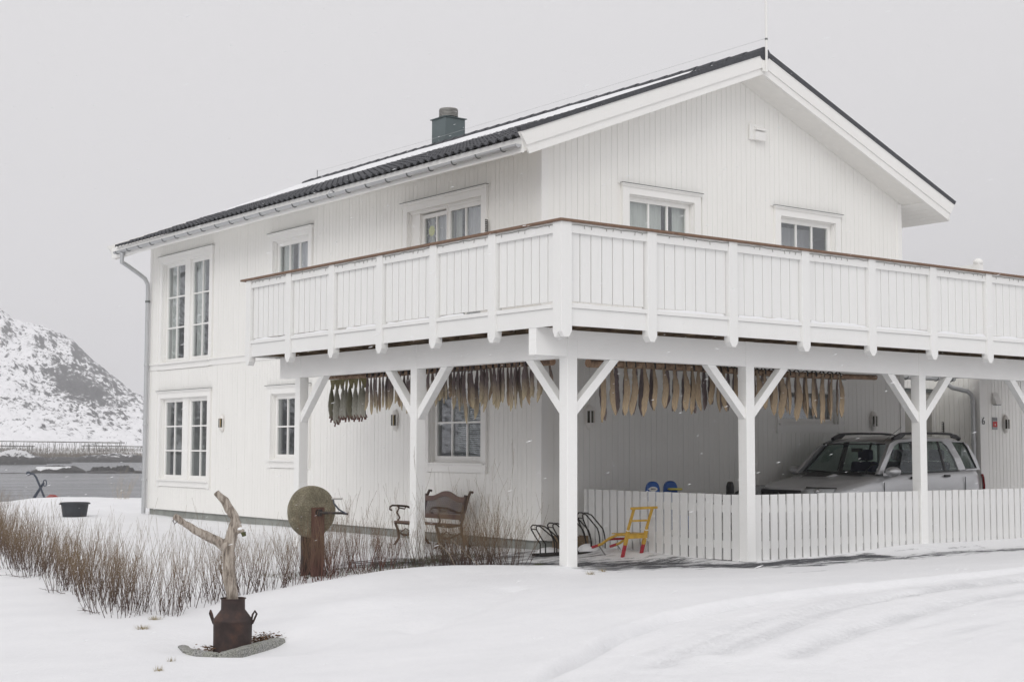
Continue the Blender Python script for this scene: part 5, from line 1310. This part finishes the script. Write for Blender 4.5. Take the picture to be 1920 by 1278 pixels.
# cast ends
for y in (y0, y1):
    e = MB(); c = lambda x, z: (x, y, zb+z)
    e.tube([c(1.50,0),c(1.54,.06),c(1.62,.16),c(1.60,.28),c(1.55,.40)], .020, 7)
    e.tube([c(2.22,0),c(2.12,.12),c(2.02,.25),c(2.01,.40),c(2.06,.55),c(2.14,.80),c(2.18,.88),c(2.22,.87)], .022, 7)
    e.tube([c(1.55,.40),c(1.80,.37),c(2.02,.39)], .020, 7)
    e.tube([c(1.60,.26),c(1.72,.19),c(1.84,.21),c(2.0,.27)], .014, 6)
    e.build('cast_end', CAST, bn, smooth=True)
    e = MB(); e.tube([c(1.58,.40),c(1.63,.47),c(1.58,.55),c(1.62,.62),c(1.58,.655),c(1.50,.66),c(1.455,.64),c(1.45,.60),c(1.485,.585)], .015, 7)
    e.tube([c(1.58,.655),c(1.75,.64),c(1.92,.585),c(2.06,.56)], .017, 7); e.tube([c(1.62,.62),c(1.72,.60),c(1.75,.64)], .010, 6)
    e.tube([c(1.66,.25),c(1.74,.30),c(1.82,.26),c(1.78,.20),c(1.70,.22)], .009, 6); e.build('arm_scroll', CAST, bn, smooth=True)
for k in range(4): MB().bar((1.56+k*.125, y0+.02, zb+.415-.008*k), (1.56+k*.125, y1-.02, zb+.415-.008*k), .095, .026, (0,0,1)).build('seat_slat', BENCHW, bn, bevel=.004)
# back: frame with a camel top, lattice in it
yc = (y0+y1)/2; hw = (y1-y0)/2-.03
def topz(y): t = abs(y-yc)/hw; return .80+(.082*(math.cos(math.pi*t/.72)+1)/2 if t < .72 else 0)
n = 28; fr_ = MB(); base = 0
for i in range(n+1):
    y = yc-hw+2*hw*i/n; zt = topz(y)
    for (dz, dx) in ((0,-.018),(0,.018),(-.075,.018),(-.075,-.018)): fr_.v.append((back_x(zb+zt+dz)+dx, y, zb+zt+dz))
for i in range(n):
    for k in range(4): a = i*4+k; b = i*4+(k+1) % 4; fr_.f.append((a, b, b+4, a+4))
fr_.f += [(3,2,1,0), (n*4,n*4+1,n*4+2,n*4+3)]; fr_.build('top_rail', BENCHW, bn)
MB().bar((back_x(zb+.50), yc-hw, zb+.50), (back_x(zb+.50), yc+hw, zb+.50), .03, .075).build('lower_rail', BENCHW, bn, bevel=.004)
for s in (-1,1): MB().bar((back_x(zb+.44), yc+s*hw, zb+.44), (back_x(zb+.83), yc+s*hw, zb+.83), .05, .035, (1,0,0)).build('back_stile', CAST, bn)
lt = MB()
for s in (-1, 1):
    for k in range(-9, 34):
        ya = yc-hw+k*.055; 
        seg = []
        for i in range(25):
            z = .535+(.92-.535)*i/24; y = ya+s*(z-.535)
            if abs(y-yc) < hw-.01 and z < topz(y)-.06: seg.append((back_x(zb+z)+s*.004, y, zb+z))
        if len(seg) > 1: lt.bar(seg[0], seg[-1], .016, .006, (1,0,0))
lt.build('lattice', LATT, bn)

# ================================================================ GRINDSTONE
gx, gy = -2.19, 2.02; gz_ = g1(gx, gy-.1)
GSC = .95
gs = thing('grindstone', (gx, gy, gz_), 'round mossy grindstone with an iron crank on a rusty steel stand among the shrubs', 'grindstone')
cz = .70
dm = MB().lathe([(.0,-.05),(.06,-.052),(.12,-.046),(.22,-.050),(.298,-.050),(.311,-.040),(.313,0),(.311,.040),(.298,.050),(.0,.050)], 56, (gx, gy, cz), 'y')
for i, v in enumerate(dm.v):
    a = math.atan2(v[2]-cz, v[0]-gx); k = .955+.006*math.sin(a*3+1)+.003*math.sin(a*9)+random.uniform(-.003,.003); dm.v[i] = (gx+(v[0]-gx)*k, v[1], cz+(v[2]-cz)*k)
dm.build('stone_disc', STONE, gs, smooth=True)
m = MB().box(gx-.035, gx+.10, gy-.13, gy-.118, gz_-.1, cz+.05); m.box(gx-.035, gx-.023, gy-.118, gy-.06, gz_-.1, cz+.05); m.box(gx+.088, gx+.10, gy-.118, gy-.06, gz_-.1, cz+.05)
m.build('front_channel', RUSTB, gs)
m = MB().box(gx-.075, gx+.10, gy+.10, gy+.112, gz_-.1, cz+.06); m.box(gx-.075, gx-.063, gy+.06, gy+.10, gz_-.1, cz+.06); m.build('rear_channel', RUST, gs)
MB().tube([(gx+.02, gy+.13, cz-.01),(gx+.02, gy-.15, cz-.01)], .022, 10).build('axle', IRON, gs, smooth=True)
MB().lathe([(.0,-.02),(.045,-.02),(.045,.02),(.0,.02)], 6, (gx+.02, gy-.145, cz-.01), 'y').build('axle_nut', IRON, gs)
MB().tube([(gx+.02, gy-.15, cz-.01),(gx+.20, gy-.36, cz-.012),(gx+.24, gy-.42, cz-.02)], [.016,.014,.012], 8).build('crank_shaft', IRON, gs, smooth=True)
MB().tube([(gx+.24, gy-.42, cz-.025),(gx+.15, gy-.37, cz+.03),(gx+.10, gy-.34, cz+.10),(gx+.09, gy-.335, cz+.155)], [.008,.014,.014,.012], 8, flat=.5).build('crank_arm', ANCH, gs, smooth=True)
MB().tube([(gx+.075, gy-.33, cz+.155),(gx+.17, gy-.41, cz+.155)], .012, 8).build('crank_handle', ALU, gs, smooth=True)

# ================================================================ MILK CHURN WITH DRIFTWOOD, PLANTER KERB
cx_, cy_ = -5.125, -1.865; cz0 = g1(cx_, cy_)-.02; CR = .157
ch_ = thing('milk_churn', (cx_, cy_, cz0), 'rusty brown milk churn standing in the planter with driftwood in its neck', 'milk churn')
MB().lathe([(.0,0),(CR*.97,0),(CR,.01),(CR,.02),(CR*1.0,.14),(CR*1.01,.272),(CR*1.04,.278),(CR*1.035,.288),(CR*1.0,.293),(CR*.66,.364),(CR*.63,.370),(CR*.625,.378),(CR*.62,.447),(CR*.63,.455),(CR*.675,.458),(CR*.675,.464),(CR*.63,.464),(CR*.60,.45),(CR*.60,.34),(.0,.32)], 48, (cx_,cy_,cz0)).build('churn_body', RUST, ch_, smooth=True)
rv, fv = Vector((.794,-.607,0)), Vector((.607,.794,0))
for s in (-1,1):
    b_ = Vector((cx_,cy_,cz0))+rv*s*CR*1.0+(fv*-.02 if s > 0 else fv*.0)
    tw = Vector((0,0,1)); si = (rv*.55*s+fv*.84).normalized()
    pts = [b_+Vector((0,0,.25)), b_+rv*s*.008+Vector((0,0,.285))-si*.012, b_+rv*s*.024+Vector((0,0,.335))-si*.020, b_+rv*s*.028+Vector((0,0,.36)), b_+rv*s*.024+Vector((0,0,.335))+si*.028, b_+rv*s*.006+Vector((0,0,.28))+si*.020, b_+Vector((0,0,.255))+si*.010]
    MB().tube(pts, .0085, 8).build('churn_handle', RUST, ch_, smooth=True)
# driftwood: limbs grown as tubes, fused by voxel remesh
def to3(px_, pz, dd=0): # image-plane style offsets relative to churn: right, up, depth
    p = Vector((cx_,cy_,cz0))+rv*px_+fv*dd; return Vector((p.x, p.y, cz0+pz))
q = 1/224.6
def im(x, y, dd=0): return to3((x-438.5)*q, (1208-y)*q+.0, dd)
mb = MB()
tr = [(438,1140,0),(436,1100,0),(430,1060,.0),(427,1020,.01),(433,985,.02),(441,960,.03)]
def wiggle(pts, r0, n=5):
    P_, r_l = [], []
    for i in range(len(pts)-1):
        for k in range(n):
            t = k/n; a, b = pts[i], pts[i+1]; P_.append(Vector(a).lerp(Vector(b), t)); r_l.append(r0[i]+(r0[i+1]-r0[i])*t)
    P_.append(Vector(pts[-1])); r_l.append(r0[-1]); return P_, [r*(1+.035*math.sin(i*.9)+random.uniform(-.03,.03)) for i, r in enumerate(r_l)]
P_, r_l = wiggle([im(*p) for p in tr], [.056,.050,.050,.052,.048,.040]); mb.tube(P_, r_l, 14)
P_, r_l = wiggle([im(440,972,.02), im(430,945,.02), im(421,925,.0), im(412,912,-.02), im(403,905,-.03)], [.046,.044,.038,.032,.030])
mb.tube(*wiggle([im(444,985,.02), im(438,955,.02), im(428,940,.01), im(420,925,.0), im(404,908,-.02)], [.040,.042,.040,.036,.030]), 12)
mb.tube(*wiggle([im(428,1015,.01), im(412,1002,-.01), im(392,990,-.05), im(370,978,-.09), im(352,965,-.13), im(334,951,-.17)], [.050,.044,.036,.032,.029,.024]), 12)
mb.tube(*wiggle([im(426,940,.01), im(430,934,.0), im(431,932,-.01)], [.022,.014,.012], 3), 8)
mb.tube(*wiggle([im(440,975,.02), im(452,980,-.01), im(457,982,-.02)], [.03,.02,.018], 3), 8)
me = mb.mesh('drift'); o = bpy.data.objects.new('driftwood', me); COL.objects.link(o)
rm = o.modifiers.new('r', 'REMESH'); rm.mode = 'VOXEL'; rm.voxel_size = .0075
sm = o.modifiers.new('s', 'SMOOTH'); sm.iterations = 3
bpy.context.view_layer.update(); me2 = bpy.data.meshes.new_from_object(o.evaluated_get(bpy.context.evaluated_depsgraph_get())); bpy.data.objects.remove(o)
from mathutils import noise as mn
for v in me2.vertices: v.co += v.normal*(.007*mn.noise(Vector((v.co.x*26, v.co.y*26, v.co.z*5)))+.005*mn.noise(v.co*9))
me2.polygons.foreach_set('use_smooth', [True]*len(me2.polygons)); me2.name = 'driftwood'; me2.materials.clear(); me2.materials.append(DRIFT)
dw = thing('driftwood_branch', (cx_, cy_, cz0+.4), 'forked grey driftwood branch standing in the rusty milk churn', 'driftwood')
o = bpy.data.objects.new('forked_wood', me2); COL.objects.link(o); adopt(o, dw)
MB().tube([im(456,982,-.02), im(458,990,-.02)], [.034,.026], 10, flat=.6).build('mossy_stub', MOSS, dw)
o = MB().sphere(im(449,977,.0), .03, 10, 6, (1,1,.6)).build('snow_on_stub', SNOW, dw, smooth=True)
MB().tube([im(336,953,-.175), im(333,960,-.175), im(336,966,-.175), im(341,961,-.175)], .004, 6).build('iron_hook', IRON, dw)
# granite kerb stones round the planter, image-right direction is rv
def kerb(a, b, wd, h, label, seed, zt=.045):
    a, b = Vector((*a, 0)), Vector((*b, 0)); d = (b-a); L_ = d.length; d.normalize(); c = Vector((d.y,-d.x,0)); rd = random.Random(seed); mb = MB(); n = 14
    prof = [(-.5,-.12),(-.5,-.02),(-.44,0),(-.15,.004),(.2,.0),(.43,-.004),(.5,-.022),(.5,-.12)]
    zt0 = max(g1(a.x, a.y), g1(b.x, b.y))+zt
    for i in range(n+1):
        p = a+d*L_*i/n
        for (u, z) in prof: q_ = p+c*(u*wd+rd.uniform(-.004,.004)); mb.v.append((q_.x, q_.y, zt0+z+rd.uniform(-.003,.003)-(.012 if i in (0,n) else 0)))
    m_ = len(prof)
    for i in range(n):
        for k in range(m_-1): mb.f.append((i*m_+k, i*m_+k+1, (i+1)*m_+k+1, (i+1)*m_+k))
    mb.f.append(tuple(range(m_))); mb.f.append(tuple(n*m_+k for k in range(m_))[::-1])
    return tag(mb.build('kerb_stone', GRAN, None, smooth=True), label, 'kerb stone', 'granite kerb stones of the planter')
kerb((-5.455,-2.33),(-4.60,-1.735), .08, .1, 'long grey granite kerb stone in front of the milk churn', 1, .045)
kerb((-5.445,-2.25),(-5.50,-1.85), .085, .1, 'mossy greenish kerb stone at the left corner of the planter', 2, .045)
kerb((-5.50,-1.83),(-5.43,-1.57), .08, .1, 'short kerb stone end vanishing in the snow at the far left of the planter', 3, .022)
# dead leaves in the planter
m = MB()
def leaf(mb, p, s):
    a = random.uniform(0,6.28); t = random.uniform(-.6,.6); u = Vector((math.cos(a), math.sin(a), math.sin(t)*.5))*s; v_ = Vector((-math.sin(a), math.cos(a), random.uniform(-.5,.5)))*s*.5; c = Vector(p)
    mb.quad(c-u, c-v_, c+u, c+v_+Vector((0,0,s*.3)))
for i in range(520):
    if i % 3: x, y = random.gauss(-4.72,.07), random.gauss(-1.60,.05)
    else: x, y = random.gauss(-5.29,.05), random.gauss(-1.80,.05)
    leaf(m, (x, y, g1(x, y)+random.uniform(.0,.05)), random.uniform(.008,.022))
tag(m.build('leaf_litter', LEAF), kind='stuff')

# ================================================================ SHRUBS
def shrub_mesh(seed, n, h, mat, spread=.30, lean=0):
    rd = random.Random(seed); mb = MB()
    def twig(p, d, L_, r, depth):
        k = 5 if depth == 0 else 3; pts = [p]; rs = [r]; dd = Vector(d)
        for i in range(k):
            dd = (dd+Vector((rd.uniform(-.13,.13), rd.uniform(-.13,.13), .12))).normalized(); pts.append(pts[-1]+dd*L_/k); rs.append(max(.0011, r*(1-.80*(i+1)/k)))
        mb.tube(pts, rs, 3, cap=False)
        if depth < 2:
            for j in range(rd.choice((2,3,3,4)) if depth == 0 else rd.choice((0,1,2))):
                i = rd.randint(1, k-1); e = (dd*.9+Vector((rd.uniform(-.6,.6), rd.uniform(-.6,.6), rd.uniform(.1,.7)))).normalized(); twig(pts[i], e, L_*rd.uniform(.35,.62), rs[i]*.72, depth+1)
    for i in range(n):
        a = rd.uniform(0, 6.28); q_ = rd.random()**.7*spread; d = Vector((math.cos(a)*rd.uniform(.1,.62), math.sin(a)*rd.uniform(.1,.62), 1)).normalized()
        twig(Vector((math.cos(a)*q_*.5, math.sin(a)*q_*.5, -.06)), d, h*rd.uniform(.55,1.05), rd.uniform(.0028,.0054), 0)
    me = mb.mesh('bare_shrub'); me.materials.append(mat); return me
SH = [shrub_mesh(10+k, 12, .78, TWIG, .46) for k in range(5)]; SHR = [shrub_mesh(30+k, 11, .76, TWIGR, .40) for k in range(4)]; SHT = [shrub_mesh(50+k, 18, 1.02, TWIG, .5) for k in range(3)]
def put(me, x, y, s, label, group, dz=0):
    o = bpy.data.objects.new('bare_shrub', me); COL.objects.link(o); o.location = (x, y, g1(x, y)-.01+dz); o.rotation_euler = (random.uniform(-.07,.07), random.uniform(-.07,.07), random.uniform(0,6.28)); o.scale = (s, s, s*random.uniform(.9,1.12)); tag(o, label, 'shrub', group)
def walk(pl, step):
    out, acc = [], 0
    for a, b in zip(pl[:-1], pl[1:]):
        L_ = math.hypot(b[0]-a[0], b[1]-a[1]); t = acc
        while t < L_: out.append((a[0]+(b[0]-a[0])*t/L_, a[1]+(b[1]-a[1])*t/L_)); t += step
        acc = t-L_
    return out
for (x, y) in walk(HL, .30):
    for k in range(2): put(random.choice(SH), x+random.uniform(-.30,.28), y+random.uniform(-.16,.16), random.uniform(.72,.92), 'leafless brown shrub in the dense hedge row that runs towards the water', 'leafless shrubs of the left hedge')
for (x, y) in walk([(-2.8,15),(-3.6,9.2)], .45): put(random.choice(SH), x+random.uniform(-.3,.3), y, random.uniform(.8,.95), 'leafless brown shrub in the dense hedge row that runs towards the water', 'leafless shrubs of the left hedge')
for i, (x, y) in enumerate(walk(HR, .23)):
    red = -3.0 < x < -1.3
    put(random.choice(SHR if red else SH), x+random.uniform(-.10,.10), y+random.uniform(-.12,.16)+.05, random.uniform(.78,1.0)*(.92 if x < -3 else 1), 'thin bare shrub in the sparse hedge row by the grindstone and bench', 'bare shrubs of the right hedge')
    if x > -2.6 or i % 2: put(random.choice(SH), x+random.uniform(-.12,.12), y+random.uniform(.3,.75), random.uniform(.72,.92), 'thin bare shrub in the sparse hedge row by the grindstone and bench', 'bare shrubs of the right hedge')
for (x, y) in ((-.55,1.6),(-.2,1.3),(-.12,.95)): put(random.choice(SHT), x, y, .98, 'tall bare shrub just left of the big corner post', 'tall bare shrubs beside the corner post')
for i in range(7): put(random.choice(SH), random.uniform(-.75,-.05), random.uniform(.8,1.35), random.uniform(.72,.92), 'thin bare shrub in the sparse hedge row by the grindstone and bench', 'bare shrubs of the right hedge')
# prunings lying on the snow
for (x, y, rz, lb) in ((-4.95,2.4,2.0,'fallen dark twig lying on the snow at the foot of the left hedge'),(-5.30,.55,1.7,'forked fallen twig on the snow near the corner of the hedge'),(-4.75,4.2,2.3,'thin fallen twig on the snow beside the far part of the hedge')):
    rd = random.Random(int(x*100)); mb = MB(); L_ = .30; pts = [Vector((0,0,.02))]
    for i in range(6): pts.append(pts[-1]+Vector((L_/6, rd.uniform(-.035,.035), rd.uniform(-.008,.018))))
    mb.tube(pts, [.004-.0005*i for i in range(7)], 4)
    for i in range(1,6): mb.tube([pts[i], pts[i]+Vector((.05, rd.choice((-1,1))*.06, rd.uniform(0,.03)))], [.003,.0015], 3)
    o = mb.build('fallen_twig', TWIG); o.location = (x, y, g1(x, y)); o.rotation_euler = (0,0,rz); tag(o, lb, 'twig')
o = MB().tube([(0,0,0),(.12,.02,.22),(.36,.04,.42),(.42,.05,.56)], [.0045,.004,.003,.0015], 5).build('pale_stem', TWIGP); o.location = (-.9,.95,g1(-.9,.95)); o.scale = (.55,.55,.6); o.rotation_euler = (0,0,2.1); tag(o, 'pale kinked stem leaning out of the hedge below the bench', 'stem')
o = MB().tube([(0,0,0),(.2,.02,.16),(.50,.04,.42)], [.0045,.004,.002], 5).build('pale_stem', TWIGP); o.location = (-.55,.95,g1(-.55,.95)); o.scale = (.7,.7,.75); o.rotation_euler = (0,0,2.75); tag(o, 'longer pale stem lying slantwise in the hedge below the bench', 'stem')
# grass tufts poking through the snow
def tuft(x, y, s, n, label, mat=GRASSY):
    mb = MB(); z0 = g1(x, y)
    for i in range(n):
        a = random.uniform(0,6.28); r = random.random()*s; p = Vector((x+math.cos(a)*r, y+math.sin(a)*r*.7, z0-.01)); e = p+Vector((math.cos(a)*random.uniform(.2,1)*s*.8, math.sin(a)*random.uniform(.2,1)*s*.8, random.uniform(.012,.06))); w_ = Vector((-math.sin(a), math.cos(a), 0))*.0022
        mb.quad(p-w_, p+w_, e)
    tag(mb.build('grass_tuft', mat), label, 'grass')
tuft(-5.42,-.74,.07,130,'dry grass tuft in the snow below the left hedge, the nearer of the two'); tuft(-5.08,-.22,.06,110,'dry grass tuft at the very foot of the hedge corner')
tuft(-6.33,-3.13,.035,50,'tiny dry grass tuft at the bottom edge, left of the middle'); tuft(-6.05,-2.72,.03,40,'small straw-coloured grass tuft low in the foreground snow')
tuft(-.08,.42,.07,150,'mossy green tuft beside the corner post', MOSS); tuft(-.02,-.42,.06,80,'small dry tuft right in front of the corner post'); tuft(.34,-.22,.05,60,'small brown tuft to the right of the corner post')
m = MB()
for i in range(2600):
    x, y = random.uniform(-2.6,1.2), random.uniform(2.3,3.1); p = Vector((x, y+.8*math.sin(x), 0)); p.z = g1(p.x, p.y)-.01; e = p+Vector((random.uniform(-.03,.03), random.uniform(-.03,.03), random.uniform(.02,.07)))
    m.quad(p+Vector((.003,0,0)), p-Vector((.003,0,0)), e)
tag(m.build('mossy_grass', MOSS), kind='stuff')

# ================================================================ FAR GARDEN
tz = g1(.81,17.4)
tb = thing('rubber_tub', (.86,17.5,tz), 'dark grey round rubber tub half full of snow on the far lawn', 'tub')
MB().lathe([(.0,-.06),(.235,-.06),(.245,.0),(.285,.27),(.305,.275),(.305,.30),(.285,.305),(.27,.28),(.24,.18),(.0,.17)], 36, (.86,17.5,tz)).build('tub_body', TUB, tb, smooth=True)
for s in (-1,1): MB().box(.86+s*.30-.03, .86+s*.30+.03, 17.46, 17.54, tz+.262, tz+.29).build('tub_grip', TUB, tb, bevel=.006)
MB().lathe([(.262,.23),(.15,.25),(.0,.26)], 24, (.86,17.5,tz)).build('snow_filling', SNOW, tb, smooth=True)
az = g1(3.13,26.2)-.12; ac = Vector((3.1,26.2,az))
ank = thing('old_anchor', ac, 'black painted old ship anchor leaning up on the shore edge', 'anchor')
def ai(dx, dz, dd=0): p = ac+rv*dx+fv*dd; return (p.x, p.y, az+dz)
kq = 1/70.5
MB().tube([ai((58-77)*kq,(941-886)*kq), ai((70-77)*kq,(941-887)*kq), ai((75-77)*kq,(941-893)*kq), ai((83-77)*kq,(941-911)*kq), ai((96-77)*kq,(941-941)*kq)], .028, 8).build('stock', ANCH, ank, smooth=True)
MB().sphere(ai((60-77)*kq,(941-886)*kq), .062, 12, 8).build('stock_ball', ANCH, ank, smooth=True)
MB().tube([ai((61-77)*kq,(941-942)*kq,.25), ai((84-77)*kq,(941-911)*kq,.05), ai((90-77)*kq,(941-904)*kq,-.02)], [.045,.035,.03], 8).build('shank', ANCH, ank, smooth=True)
mb = MB(); mb.tube([ai((92-77)*kq+.045*math.cos(a*math.pi/8), (941-904)*kq+.085*math.sin(a*math.pi/8)) for a in range(17)], .014, 6, cap=False); mb.build('ring', ANCH, ank, smooth=True)
MB().tube([ai(-.55,-.2,.1), ai(-.3,-.14,.3), ai(.0,-.2,.5)], .05, 8).build('arms', ANCH, ank, smooth=True)
rz_ = g1(3.75,26.8)
bh = thing('small_red_roof', (3.72,26.6,rz_), 'tiny red pitched roof peeping over the snow crest behind the tub', 'bird house')
MB().prism([(3.60,rz_+.04),(3.72,rz_+.12),(3.84,rz_+.04)], 'y', 26.5, 26.9).build('red_roof', REDW, bh); MB().box(3.63, 3.81, 26.54, 26.86, rz_-.2, rz_+.039).build('house_box', REDW, bh)
me = shrub_mesh(77, 16, 1.0, TWIGP, .3); o = bpy.data.objects.new('bare_shrub', me); COL.objects.link(o); o.location = (4.75, 24.4, g1(4.75,24.4)-.15); o.scale = (.95,.95,1.0); tag(o, 'pale bare shrub on the shore edge left of the downpipe', 'shrub')
for i in range(14):
    x = random.uniform(-1.6,1.2); put(random.choice(SH), x, 22+x*.8+random.uniform(-.5,.5), .8, 'sparse leafless shrub on the shore edge behind the left hedge', 'sparse shrubs on the shore edge', -.1)
# snow at the foot of the wall and small drifts
for (x, y, sx_, sy_, sz_, lb) in ((2.62,2.72,.16,.14,.10,'low lump of snow at the end of the bike rack'),(2.3,3.2,.2,.14,.07,'small lump of snow behind the bike rack')):
    tag(MB().sphere((x, y, g1(x,y)), 1, 20, 12, (sx_,sy_,sz_)).build('snow_heap', SNOW, None, smooth=True), lb, 'snow')

# ================================================================ FALLING SNOW
rd = random.Random(11); mb = MB()
for i in range(7500):
    if i < 1500: x, y, z = rd.uniform(-9,10), rd.uniform(-11,3.4), rd.uniform(0,7)
    else: x, y, z = rd.uniform(-9,14), rd.uniform(-10,3.4), rd.uniform(.2,6)
    if (x+10.7)**2+(y+12.9)**2 < 30: continue
    r = rd.uniform(.0025,.0068); b = len(mb.v); ln = rd.uniform(1,3.2); d = Vector((.75,-.5,.32)).normalized()*r*ln
    for p in ((r,0,0),(-r,0,0),(0,r,0),(0,-r,0)): mb.v.append((x+p[0], y+p[1], z+p[2]))
    mb.v += [(x+d.x, y+d.y, z+d.z), (x-d.x, y-d.y, z-d.z)]
    for (a, c) in ((0,2),(2,1),(1,3),(3,0)): mb.f += [(b+a, b+c, b+4), (b+c, b+a, b+5)]
tag(mb.build('falling_snow', SNOW), kind='stuff')
# ================================================================ AIR
HAZE = 1
if HAZE:
    hm = bpy.data.materials.new('haze_air'); hm.use_nodes = True; t = hm.node_tree; t.nodes.clear()
    pv = t.nodes.new('ShaderNodeVolumePrincipled'); pv.inputs['Color'].default_value = (.985,.985,1,1); pv.inputs['Density'].default_value = .00038; pv.inputs['Anisotropy'].default_value = .2
    oo = t.nodes.new('ShaderNodeOutputMaterial'); t.links.new(pv.outputs[0], oo.inputs['Volume'])
    tag(MB().box(-2950,2950,-2950,2950,-9,235).build('haze', hm), kind='stuff')
